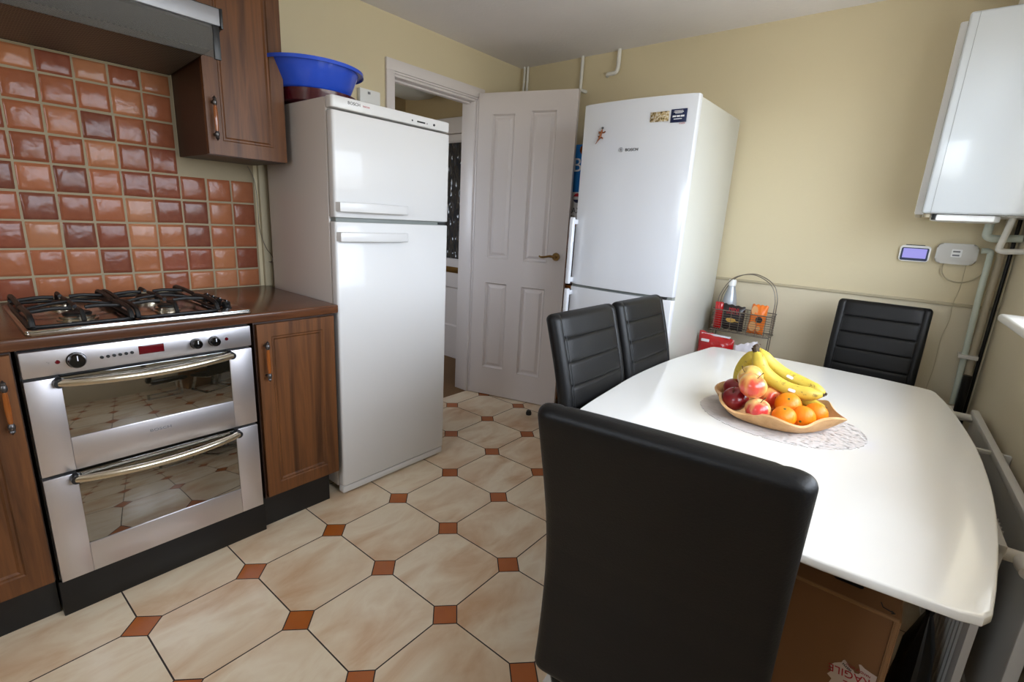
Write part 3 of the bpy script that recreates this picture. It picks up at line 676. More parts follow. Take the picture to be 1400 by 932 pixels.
for par, z0, z1 in ((e1, .958, 1.312), (e2, .60, .932)):
    b_ = BM(); box(b_, GX0 - .004, GX0 + .020, 2.252, 2.276, z0, z1, .005, 3)
    box(b_, GX0 + .002, GX0 + .018, 2.27, 2.312, z0 + .01, z0 + .035, .002); box(b_, GX0 + .002, GX0 + .018, 2.27, 2.312, z1 - .035, z1 - .01, .002)
    obj('handle', b_, 'fridge_cool', par, 'white vertical bar handle')
def by(x):  # bowed front surface of the door
    t_ = (x - (GX0 + GX1) / 2) / ((GX1 - GX0) / 2); return 2.305 - .022 * (1 - t_ * t_)
obj('lettering', text_bm('BOSCH', .019, T_back(by(-1.19) - .001) @ lift(-1.188, 1.6405), extrude=.001, sx=1.12), 'print_black', e1)
bm = BM(); tube(bm, [(-1.246 + .0105 * math.cos(a * PI / 12), by(-1.246) - .001, 1.643 + .0105 * math.sin(a * PI / 12)) for a in range(24)], .0009, 6, closed=True)
box(bm, -1.2495, -1.2425, by(-1.246) - .0015, by(-1.246), 1.637, 1.649); obj('emblem', bm, 'print_grey', e1, 'small round grey emblem')
# magnets
bm = BM(); box(bm, -1.110, -1.020, by(-1.06) - .006, by(-1.06) - .0005, 1.757, 1.800, .0015); mg = tag(obj('fridge_magnet', bm, 'gold_foil'), 'rectangular gold and silver patterned magnet beside the navy card', 'magnet', 'magnets on the back fridge')
nc = thing('fridge_magnet', 'navy blue square magnet with lines of white print on the back fridge', 'magnet', (-.975, by(-.975), 1.75), 0, 'magnets on the back fridge')
yy = by(-.975) - .004
bm = BM(); box(bm, -1.014, -.940, yy - .002, yy + .004, 1.750, 1.806, .001); obj('card', bm, 'navy', nc)
bm = BM()
for z_, segs, h_ in ((1.798, ((-.998, -.958),), .0012), (1.793, ((-1.0, -.955),), .0012), (1.7885, ((-.994, -.96),), .0012), (1.7755, ((-1.004, -.988), (-.985, -.970), (-.967, -.950)), .0036), (1.764, ((-.998, -.960),), .0016)):
    for a, c in segs: box(bm, a, c, yy - .0028, yy - .0018, z_ - h_, z_ + h_)
obj('print', bm, 'print_white', nc)
obj('lettering', text_bm('+ BOSCH', .0085, T_back(by(-.96) - .001) @ lift(-.963, 1.745)), 'print_red', e1)
# lizard magnet
bm = BM(); yz = by(-1.365) - .008
tube(bm, [(p[0], yz, p[1]) for p in [(-1.392, 1.676), (-1.384, 1.688), (-1.374, 1.700), (-1.368, 1.712), (-1.366, 1.724), (-1.362, 1.736), (-1.360, 1.744)]], [.002, .003, .0055, .008, .0075, .006, .003], 10, flat=.6)
for P in ([(-1.368, 1.706), (-1.356, 1.704), (-1.356, 1.698)], [(-1.372, 1.706), (-1.380, 1.712)], [(-1.365, 1.728), (-1.350, 1.728), (-1.342, 1.732)], [(-1.367, 1.728), (-1.378, 1.733), (-1.376, 1.724)]):
    tube(bm, [(x, yz, z) for x, z in P], .0036, 8)
lz = tag(obj('lizard_magnet', bm, 'mag_brown'), 'small glossy brown lizard-shaped magnet on the back fridge', 'magnet', 'magnets on the back fridge')
b_ = BM(); lathe(b_, [(0, -.006), (.005, -.003), (.006, .002), (0, .007)], (-1.359, yz - .001, 1.749), 10); obj('head', b_, 'dark', lz)

# ------------------------------------------------------------------ shelf of boxes behind the door
su = thing('shelf_unit', 'narrow orange wood shelf unit in the gap behind the open door', 'shelf', (-1.76, 2.86, 0))
bm = BM(); box(bm, -1.955, -1.938, 2.79, 2.952, 0, 1.2745, .001); box(bm, -1.572, -1.555, 2.79, 2.952, 0, 1.2745, .001); obj('side_panel', bm, 'shelf_wood', su)
for z_ in (.06, .46, .87, 1.275):
    b_ = BM(); box(b_, -1.938, -1.572, 2.79, 2.952, z_ - .017, z_, .001); obj('shelf_board', b_, 'shelf_wood', su)
def pack(name, label, cat, x0, x1, y0, y1, z0, z1, mat, group='boxes on the shelf behind the door'):
    b_ = BM(); box(b_, x0, x1, y0, y1, z0, z1, .003); return tag(obj(name, b_, mat), label, cat, group)
p1 = thing('cardboard_box', 'bright blue box with white letters, topmost behind the door', 'box', (-1.76, 2.87, 1.475), 0, 'boxes on the shelf behind the door')
bm = BM(); box(bm, -1.93, -1.60, 2.80, 2.95, 1.478, 1.768, .003); obj('carton', bm, 'blue_box', p1)
obj('lettering', text_bm('BL', .12, T_back(2.7995) @ lift(-1.80, 1.64)), 'print_white', p1)
bm = BM(); lathe(bm, [(0, -.001), (.028, -.001), (.028, .001), (0, .001)], (0, 0, 0), 20, T=Matrix.Translation((-1.79, 2.7985, 1.735)) @ Matrix.Rotation(PI / 2, 4, 'X')); obj('printed_biscuit', bm, 'mag_brown', p1)
p2 = thing('cardboard_box', 'white box with a round red and blue mark under the blue box', 'box', (-1.76, 2.87, 1.276), 0, 'boxes on the shelf behind the door')
bm = BM(); box(bm, -1.94, -1.59, 2.80, 2.95, 1.2765, 1.477, .003); obj('carton', bm, 'box_white', p2)
for mt, a0, a1, nm in (('print_red', .10, .9, 'red_mark'), ('navy', 1.10, 1.9, 'blue_mark')):
    b_ = BM(); cx, cz, r = -1.81, 1.44, .03
    vs = [b_.verts.new((cx + r * math.cos(PI * (a0 + (a1 - a0) * k / 16)), 2.7992, cz + r * math.sin(PI * (a0 + (a1 - a0) * k / 16)))) for k in range(17)]; b_.faces.new(vs); obj(nm, b_, mt, p2)
obj('lettering', text_bm('MAX', .05, T_back(2.7995) @ lift(-1.83, 1.36)), 'print_black', p2)
obj('lettering', text_bm('CH', .05, T_back(2.7995) @ lift(-1.83, 1.31)), 'print_black', p2)
pack('cardboard_box', 'dark red box on the upper shelf behind the door', 'box', -1.93, -1.78, 2.80, 2.95, .871, 1.16, 'box_dark')
pack('cardboard_box', 'red box on the upper shelf beside the back fridge', 'box', -1.77, -1.60, 2.80, 2.95, .871, 1.20, 'print_red')
pack('cardboard_box', 'black box on the middle shelf behind the door', 'box', -1.93, -1.62, 2.80, 2.95, .461, .76, 'black_pack')

# ------------------------------------------------------------------ boiler, pipes, devices
bo = thing('wall_boiler', 'large white wall-hung boiler in the back right corner', 'boiler', (.12, 2.8, 1.39))
bm = BM(); box(bm, -.074, .292, 2.70, YB, 1.396, 2.112, .006); obj('chassis', bm, 'pvc', bo)
bm = BM(); box(bm, -.050, .290, 2.615, 2.70, 1.398, 2.116, .010, 3); fc = obj('front_cover', bm, 'boiler', bo)
bm = BM(); box(bm, -.0215, -.0205, 2.6142, 2.617, 1.40, 2.112); obj('seam', bm, 'seal', fc)
bm = BM(); prism(bm, [(.0, 2.64), (.17, 2.64), (.19, 2.68), (.19, 2.86), (.03, 2.86), (-.02, 2.70)], 1.372, 1.397, .006); obj('control_tray', bm, 'pvc', bo, 'white tray under the boiler')
for x_, y_ in ((-.03, 2.66), (-.058, 2.72)):
    bm = BM(); cyl(bm, (x_, y_, 1.384), (x_, y_, 1.398), .012); obj('fixing_bolt', bm, 'pipe_old', bo)
bm = BM(); cyl(bm, (-.005, 2.655, 1.375), (-.005, 2.655, 1.397), .010); obj('knob', bm, 'dark', bo)
bm = BM(); tube(bm, smooth_path([(.13, 2.80, 2.112), (.13, 2.80, 2.18), (.15, 2.80, 2.215), (.20, 2.80, 2.22), (.284, 2.80, 2.22)], 6), .05, 20); tag(obj('boiler_flue', bm, 'pipe_white'), 'white flue elbow on top of the boiler', 'flue')
def pipe(name, label, pts, r, mat, cat='pipe', group='pipes in the right corner', n=5):
    b_ = BM(); tube(b_, smooth_path(pts, n), r, 14); return tag(obj(name, b_, mat), label, cat, group)
pipe('corner_pipe', 'pale green pipe running down the right corner from the boiler', [(.176, 2.915, 1.262), (.200, 2.915, 1.262), (.207, 2.915, 1.24), (.208, 2.915, 1.1), (.214, 2.915, .9), (.220, 2.915, .68), (.222, 2.915, .58)], .0115, 'pipe_green')
pp = pipe('corner_pipe', 'old cream painted pipe in the right corner beside the pale green pipe', [(.2385, 2.925, 1.396), (.240, 2.925, 1.2), (.241, 2.925, 1.0), (.243, 2.925, .75), (.244, 2.925, .735)], .0135, 'pipe_old')
pipe('corner_pipe', 'dark bare pipe in the right corner against the window wall', [(.270, 2.95, 1.396), (.270, 2.95, 1.1), (.271, 2.95, .6), (.272, 2.95, .0)], .007, 'pipe_dark')
pipe('corner_pipe', 'black lower pipe section standing behind the radiator end', [(.246, 2.90, .722), (.246, 2.90, .66), (.246, 2.90, .56), (.246, 2.90, .0)], .0165, 'pipe_dark')
bm = BM(); box(bm, .196, .262, 2.893, 2.967, .795, .812, .002); tag(obj('pipe_clip', bm, 'router'), 'plastic clip holding the corner pipes above the radiator', 'clip')
pipe('drain_pipe', 'white drain pipe dropping from the boiler and turning into the right wall', [(.232, 2.78, 1.396), (.225, 2.78, 1.34), (.218, 2.78, 1.29), (.2185, 2.78, 1.272), (.236, 2.78, 1.266), (.26, 2.78, 1.268), (.293, 2.78, 1.27)], .0115, 'pipe_white')
pipe('drain_pipe', 'fat pale elbow pipe under the boiler close to the back wall', [(.178, 2.88, 1.396), (.176, 2.88, 1.35), (.178, 2.88, 1.325), (.20, 2.88, 1.315), (.25, 2.885, 1.318), (.286, 2.885, 1.32)], .0155, 'pipe_green')
for P, r, l in (([(-2.434, 2.95, ZC), (-2.434, 2.95, 2.24), (-2.438, 2.95, 2.17), (-2.428, 2.952, 2.12), (-2.428, 2.966, 2.10)], .009, 'left one of the twin white pipes at the ceiling corner above the door'),
                ([(-2.405, 2.95, ZC), (-2.405, 2.95, 2.24), (-2.405, 2.95, 2.17), (-2.395, 2.952, 2.12), (-2.395, 2.966, 2.10)], .009, 'right one of the twin white pipes at the ceiling corner above the door'),
                ([(-1.950, 2.948, ZC), (-1.950, 2.948, 2.24), (-1.950, 2.948, 2.16), (-1.946, 2.948, 2.13), (-1.925, 2.95, 2.12), (-1.915, 2.967, 2.118)], .0105, 'straight white pipe stub from the ceiling behind the open door'),
                ([(-1.684, 2.945, ZC), (-1.684, 2.945, 2.28), (-1.684, 2.945, 2.235), (-1.694, 2.945, 2.205), (-1.72, 2.945, 2.198), (-1.75, 2.945, 2.197), (-1.765, 2.966, 2.196)], .0125, 'white pipe stub with a left elbow above the back fridge')):
    b_ = BM(); tube(b_, smooth_path(P, 5), r, 12); tag(obj('ceiling_pipe', b_, 'pipe_white'), l, 'pipe', 'white pipe stubs at the ceiling')
# smart display
sd = thing('smart_display', 'small white wall display with lit lilac screen', 'display', (-.045, YB, 1.195))
tb = Matrix.Translation((0, 0, 0))
bm = BM(); prism(bm, rrect(-.100, .012, 1.196, 1.268, .014), 0, .018, .003, T=T_back(YB)); obj('casing', bm, 'pvc', sd)
bm = BM(); prism(bm, rrect(-.094, .006, 1.200, 1.258, .007), .018, .0195, T=T_back(YB)); obj('bezel', bm, 'navy', sd)
bm = BM(); prism(bm, rrect(-.087, -.001, 1.211, 1.254, .002), .0195, .0203, T=T_back(YB)); obj('screen', bm, 'screen', sd, 'lit lilac screen')
bm = BM(); box(bm, -.082, -.012, YB - .014, YB - .006, 1.266, 1.2715, .001); obj('top_vent', bm, 'dark', sd)
# receiver box
rb = thing('wall_receiver', 'grey white rounded control box right of the lit display', 'control box', (.1, YB, 1.195))
bm = BM(); prism(bm, rrect(.030, .170, 1.197, 1.287, .022), 0, .032, .010, T=T_back(YB)); obj('casing', bm, 'router', rb)
bm = BM(); prism(bm, rrect(.082, .118, 1.228, 1.262, .004), .0315, .0325, T=T_back(YB)); obj('faceplate', bm, 'pvc', rb)
for z_ in (1.236, 1.252):
    b_ = BM(); box(b_, .087, .111, YB - .0345, YB - .032, z_ - .0035, z_ + .0035, .0008); obj('button', b_, 'print_grey', rb)
bm = BM(); tube(bm, smooth_path([(.066, 2.955, 1.20), (.065, 2.95, 1.17), (.075, 2.95, 1.145), (.10, 2.95, 1.125), (.14, 2.95, 1.12), (.175, 2.945, 1.135), (.200, 2.93, 1.165)], 5), .0028, 8); tag(obj('cable', bm, 'trim_dado'), 'cream cable looping from the control box to the corner pipes', 'cable')
bm = BM(); tube(bm, smooth_path([(.142, 2.955, 1.2), (.143, 2.955, 1.1), (.134, 2.955, 1.02), (.137, 2.95, .95), (.125, 2.955, .86), (.128, 2.955, .72), (.12, 2.955, .55), (.125, 2.945, .2), (.125, 2.94, .0)], 5), .0012, 6); tag(obj('cable', bm, 'trim_dado'), 'very thin cable hanging straight down the back wall from the control box', 'cable')

# ------------------------------------------------------------------ radiator (right wall frame)
ra = thing('panel_radiator', 'white double panel radiator on the right wall beside the table', 'radiator', (CX, YB, 0), RA)
RS0, RS1, RZ0, RZ1 = .385, 1.545, .10, .655
def corr(y0, y1, out):   # vertically ribbed panel; out = side of the ribs
    b_ = BM(); n = int((RS1 - RS0 - .01) / .0333); pts = []
    for k in range(n):
        s0 = RS0 + .01 + k * .0333; pts += [(s0, y0), (s0 + .011, y0), (s0 + .0165, y0 + out * .006), (s0 + .028, y0 + out * .006)]
    front = pts + [(RS1 - .003, y0)]
    poly = front + [(RS1 - .003, y1), (RS0 + .01, y1)]
    prism(b_, poly, RZ0 + .02, RZ1 - .02)
    return b_
b_ = corr(-.125, -.113, -1); box(b_, RS0, RS1, -.128, -.110, RZ1 - .024, RZ1, .003); box(b_, RS0, RS1, -.128, -.110, RZ0, RZ0 + .024, .003); box(b_, RS1 - .004, RS1, -.128, -.113, RZ0, RZ1, .001); box(b_, RS0, RS0 + .012, -.128, -.104, RZ0, RZ1, .002)
obj('front_panel', b_, 'rad', ra, local=True)
b_ = corr(-.045, -.034, 0); box(b_, RS0, RS1, -.050, -.028, RZ1 - .024, RZ1, .003); box(b_, RS0, RS1, -.050, -.030, RZ0, RZ0 + .024, .003); box(b_, RS1 - .012, RS1, -.052, -.028, RZ0, RZ1, .002)
obj('back_panel', b_, 'rad', ra, local=True)
b_ = BM(); n = 44
for k in range(n):
    s0 = RS0 + .03 + (RS1 - RS0 - .20) * k / (n - 1); box(b_, s0 - .0006, s0 + .0006, -.112, -.085, RZ0 + .05, RZ1 - .04)
obj('convector_fins', b_, 'rad', ra, local=True)
b_ = BM()
for s0, z0 in ((RS0 + .03, RZ1 - .03), (RS0 + .03, RZ0 + .03), (RS1 - .03, RZ0 + .03)):
    t_ = BM(); cyl(t_, (s0, -.112, z0), (s0, -.045, z0), .015, .015, 20); obj('end_tube', t_, 'pipe_white', ra, local=True)
cyl(b_, (RS1 - .03, -.112, RZ1 - .03), (RS1 - .03, -.045, RZ1 - .03), .015, .015, 20)
cyl(b_, (RS1 + .0, -.079, RZ1 - .03), (RS1 + .035, -.079, RZ1 - .03), .017, .014, 20); cyl(b_, (RS1 - .03, -.079, RZ1 - .03), (RS1 + .01, -.079, RZ1 - .03), .015, .015, 20)
obj('end_tube', b_, 'pipe_white', ra, local=True)
b_ = BM(); box(b_, RS0 + .46, RS0 + .475, -.112, -.02, RZ1 - .02, RZ1 - .008, .002); box(b_, RS0 + .46, RS0 + .475, -.03, -.001, RZ0 + .1, RZ1 - .01, .002); box(b_, RS1 - .2, RS1 - .185, -.03, -.001, RZ0 + .1, RZ1 - .03, .002); obj('wall_bracket', b_, 'rad', ra, local=True)

# ------------------------------------------------------------------ table
tb_ = thing('dining_table', 'white gloss barrel-shaped dining table with the fruit bowl on it', 'table', (-.257, 1.645, 0))
L = [(-.640, .935), (-.673, 1.08), (-.703, 1.206), (-.727, 1.434), (-.743, 1.66), (-.738, 1.95), (-.708, 2.235), (-.696, 2.335)]
Rr = [(.126, 2.335), (.160, 2.174), (.187, 1.98), (.210, 1.76), (.219, 1.50), (.213, 1.271), (.197, 1.073), (.183, .955)]
side = lambda P: [(p.x, p.y) for p in smooth_path([(x, y, 0) for x, y in P], 5)]
top_pts = side(L) + [(-.688, 2.356), (-.66, 2.368), (-.48, 2.384), (-.25, 2.391), (-.05, 2.386), (.085, 2.366), (.115, 2.354)] + side(Rr) + [(.172, .934), (.145, .925), (-.03, .905), (-.25, .899), (-.45, .905), (-.60, .920), (-.63, .926)]
def slab(pts, z0, z1, r):
    b_ = BM(); cx_ = sum(p[0] for p in pts) / len(pts); cy_ = sum(p[1] for p in pts) / len(pts); rings = []; n_ = len(pts)
    for k in range(9):
        a = -PI / 2 + PI * k / 8; ins = r * (1 - math.cos(a)); z = (z0 + r + r * math.sin(a)) if k <= 4 else (z1 - r + r * math.sin(a))
        ring = []
        for x, y in pts:
            d = math.hypot(x - cx_, y - cy_); f = 1 - ins / d; ring.append(b_.verts.new((cx_ + (x - cx_) * f, cy_ + (y - cy_) * f, z)))
        rings.append(ring)
    for A, B in zip(rings, rings[1:]):
        for i in range(n_): b_.faces.new((A[i], A[(i + 1) % n_], B[(i + 1) % n_], B[i]))
    for ring, z in ((rings[0], z0), (rings[-1], z1)):
        inner = [b_.verts.new((v.co.x + (cx_ - v.co.x) * .004, v.co.y + (cy_ - v.co.y) * .004, z)) for v in ring]
        for i in range(n_): b_.faces.new((ring[i], ring[(i + 1) % n_], inner[(i + 1) % n_], inner[i]))
        ring = inner; c_ = b_.verts.new((cx_, cy_, z))
        for i in range(n_): b_.faces.new((ring[i], ring[(i + 1) % n_], c_))
    return b_
obj('tabletop', slab(top_pts, .7315, .75, .005), 'table', tb_)
bm = BM(); box(bm, -.50, -.02, 1.35, 2.10, .675, .731, .003); obj('underframe', bm, 'table_edge', tb_)
bm = BM(); box(bm, -.30, -.13, 1.66, 2.0, .05, .676, .008); obj('pedestal', bm, 'table', tb_)
bm = BM(); prism(bm, rrect(-.33, .02, 1.62, 2.12, .03), .0, .05, .006); obj('base', bm, 'table', tb_)

# doily
bm = BM(); n = 144; cx, cy = -.245, 1.578
ring_r = [0, .35, .7, .93, 1.0]; rings = []
for q, k_ in enumerate(ring_r):
    if q == 0: rings.append([bm.verts.new((cx, cy, .7516))]); continue
    ring_ = []
    for k in range(n):
        a = 2 * PI * k / n; sc = k_ * (1 + (.022 * abs(math.sin(a * 22)) if q == 4 else 0))
        ring_.append(bm.verts.new((cx + .218 * sc * math.cos(a), cy + .188 * sc * math.sin(a), .7516)))
    rings.append(ring_)
for k in range(n): bm.faces.new((rings[0][0], rings[1][k], rings[1][(k + 1) % n]))
for A, B in zip(rings[1:], rings[2:]):
    for k in range(n): bm.faces.new((A[k], B[k], B[(k + 1) % n], A[(k + 1) % n]))
r_ = bmesh.ops.extrude_face_region(bm, geom=bm.faces[:]); [setattr(v, 'co', v.co + Vector((0, 0, -.0012))) for v in r_['geom'] if isinstance(v, bmesh.types.BMVert)]
tag(obj('lace_doily', bm, 'lace'), 'off-white oval lace doily under the fruit bowl', 'doily')

# wavy wooden bowl
def bowl():
    bm = BM(); n = 96; cx, cy = -.262, 1.582
    def rim(a, t, off=0):
        w = .5 + .5 * math.cos(6 * a + .5); lobes = 1 + .07 * math.cos(6 * a + .5) + .02 * math.cos(3 * a)
        base, top = .74, 1.0
        k = base + (top - base) * (t ** .75)
        kk = k * (1 + (lobes - 1) * t) - off
        z = .7535 + (.038 + .008 * math.cos(6 * a + 2.2) + .010 * abs(math.cos(a)) ** 3) * t ** 1.25
        return (cx + .170 * kk * math.cos(a) * 1.0, cy + .164 * kk * math.sin(a), z)
    rows = []
    for t in (0, .15, .35, .6, .85, 1.0): rows.append([bm.verts.new(rim(2 * PI * k / n, t)) for k in range(n)])
    for t in (1.0, .85, .6, .35, .15): rows.append([bm.verts.new(Vector(rim(2 * PI * k / n, t, .035)) + Vector((0, 0, .004 + .006 * (1 - t)))) for k in range(n)])
    for A, B in zip(rows, rows[1:]):
        for k in range(n): bm.faces.new((A[k], A[(k + 1) % n], B[(k + 1) % n], B[k]))
    bm.faces.new(rows[0][::-1]); bm.faces.new(rows[-1]); return bm
tag(obj('fruit_bowl', bowl(), 'bowl_wood', ang=60), 'tan wooden fruit bowl with a wavy rim on the lace doily', 'bowl')

def rotm(rx, ry, rz): return Matrix.Rotation(rz, 4, 'Z') @ Matrix.Rotation(ry, 4, 'Y') @ Matrix.Rotation(rx, 4, 'X')
def apple(c, r, mat, label, rot, calyx=True):
    prof = []
    for k in range(25):
        a = -PI / 2 + PI * k / 24; rr = math.cos(a) * (1 + .06 * math.sin(a)); z = math.sin(a) * .9
        z += -.22 * math.exp(-(rr / .22) ** 2) * (1 if a > 0 else -.6)
        prof.append((max(rr, 0) * r, z * r))
    prof[0] = (0, prof[0][1]); prof[-1] = (0, prof[-1][1])
    t = thing('apple', label, 'apple', c, 0, 'apples in the fruit bowl'); T = rotm(*rot)
    b_ = BM(); lathe(b_, prof, c, 36, T=T, wob=lambda p: Vector((p.x * (1 + .02 * math.sin(3 * math.atan2(p.y, p.x))), p.y, p.z))); obj('flesh', b_, mat, t, ang=80)
    b_ = BM(); tube(b_, [Matrix.Translation(c) @ T @ Vector(p) for p in ((0, 0, r * .62), (r * .04, 0, r * .85), (r * .16, 0, r * 1.12), (r * .24, 0, r * 1.25))], [.0013, .0011, .0012, .0018], 8); obj('stem', b_, 'stem', t)
apple((-.306, 1.470, .861), .038, 'apple_blush', 'yellow and red blushed apple on top at the front of the pile', (.35, .1, 1.0))
apple((-.333, 1.553, .862), .037, 'apple_yellow', 'pale yellow apple at the top of the pile behind the front apple', (.3, -.9, .3))
apple((-.3513, 1.4947, .8027), .037, 'apple_dark', 'dark red apple at the left end of the bowl', (.5, -.3, 0))
apple((-.3832, 1.5993, .8009), .035, 'apple_dark', 'dark red apple half hidden at the back left of the bowl', (.1, .2, 0))
apple((-.281, 1.463, .799), .034, 'apple_red', 'red and cream apple at the front rim of the bowl', (.25, .1, .5))
apple((-.2774, 1.5958, .8014), .036, 'apple_blush', 'blushed apple in the middle next to the oranges', (.9, .9, .2))
def orange(c, r, label, rot):
    t = thing('orange', label, 'orange', c, 0, 'oranges in the fruit bowl'); T = rotm(*rot); prof = []
    for k in range(21):
        a = -PI / 2 + PI * k / 20; prof.append((max(math.cos(a), 0) * r, math.sin(a) * r * .9 - (.05 * r if k == 20 else 0)))
    prof[0] = (0, prof[0][1]); prof[-1] = (0, prof[-1][1])
    b_ = BM(); lathe(b_, prof, c, 32, T=T); obj('peel', b_, 'orange', t, ang=80)
    b_ = BM(); tmp = [(0, r * .90), (.0035, r * .895), (.0035, r * .86), (0, r * .86)]; lathe(b_, tmp, c, 10, T=T); obj('stem_button', b_, 'stem_green', t)
orange((-.2221, 1.5521, .8082), .035, 'largest orange, beside the apples in the middle of the bowl', (.75, .1, 0))
orange((-.2142, 1.470, .7965), .031, 'small orange at the front rim of the bowl', (.4, 0, 0))
orange((-.1743, 1.5084, .7967), .0315, 'orange at the right front of the bowl, left of the last orange', (1.8, .2, 0))
orange((-.1522, 1.5661, .7965), .031, 'orange at the far right end of the bowl under the banana tips', (1.6, .4, 0))
def banana(pts, r, label, sticker=None):
    P = smooth_path(pts, 6); N = len(P); rs = []
    for i in range(N):
        t = i / (N - 1)
        if t < .22: k = .42 + .58 * (t / .22) ** 1.4 if t > .06 else .42
        elif t > .8: k = 1 - .72 * ((t - .8) / .2) ** 1.5
        else: k = 1
        rs.append(r * k)
    c = P[N // 2]; g = thing('banana', label, 'banana', c, 0, 'bunch of bananas in the bowl')
    b_ = BM(); tube(b_, P, rs, 15)
    for i, v in enumerate(b_.verts):     # five soft ridges
        k_ = (i % 15) % 3; q_ = P[i // 15]; v.co = q_ + (v.co - q_) * (1.06 if k_ == 0 else .985)
    obj('skin', b_, 'banana', g, ang=80)
    d = (P[-1] - P[-2]).normalized(); b_ = BM(); cyl(b_, P[-1] - d * .001, P[-1] + d * .005, rs[-1] * 1.02, rs[-1] * .7, 10); obj('blossom_end', b_, 'banana_tip', g)
    d = (P[0] - P[1]).normalized(); b_ = BM(); cyl(b_, P[0] + d * -.004, P[0] + d * .012, rs[0] * 1.05, rs[0] * 1.35, 10); obj('stalk', b_, 'banana_tip', g)
    if sticker:
        q = P[sticker]; b_ = BM(); nrm = (Vector((0, 0, 1.286)) - q).normalized(); tq = (P[sticker + 1] - P[sticker - 1]).normalized(); up = nrm.cross(tq).normalized(); nn = tq.cross(up).normalized()
        Tm = Matrix((tuple(tq) + (0,), tuple(up) + (0,), tuple(nn) + (0,), (0, 0, 0, 1))).transposed(); Tm.translation = q + nn * (r * .97)
        prism(b_, rrect(-.010, .010, -.0045, .0045, .004), 0, .0008, T=Tm); obj('sticker', b_, 'print_white', g, 'small white sticker')
banana([(-.353, 1.665, .921), (-.360, 1.667, .905), (-.377, 1.668, .882), (-.389, 1.67, .849), (-.390, 1.67, .815), (-.383, 1.668, .790)], .0195, 'leftmost banana of the bunch, standing behind the apples')
banana([(-.345, 1.618, .930), (-.336, 1.612, .913), (-.314, 1.60, .880), (-.274, 1.60, .852), (-.226, 1.60, .838), (-.182, 1.605, .838), (-.150, 1.612, .842)], .0205, 'front banana lying over the apples and the big orange', 24)
banana([(-.350, 1.655, .933), (-.336, 1.654, .917), (-.302, 1.66, .888), (-.262, 1.662, .866), (-.214, 1.66, .852), (-.172, 1.65, .842), (-.148, 1.645, .838)], .020, 'back banana with the sticker near its middle, topmost of the bunch', 20)
banana([(-.356, 1.69, .925), (-.345, 1.70, .90), (-.31, 1.70, .86), (-.27, 1.69, .822), (-.22, 1.665, .803), (-.178, 1.645, .799), (-.140, 1.632, .800)], .0185, 'lowest banana with its tip inside the right end of the bowl')

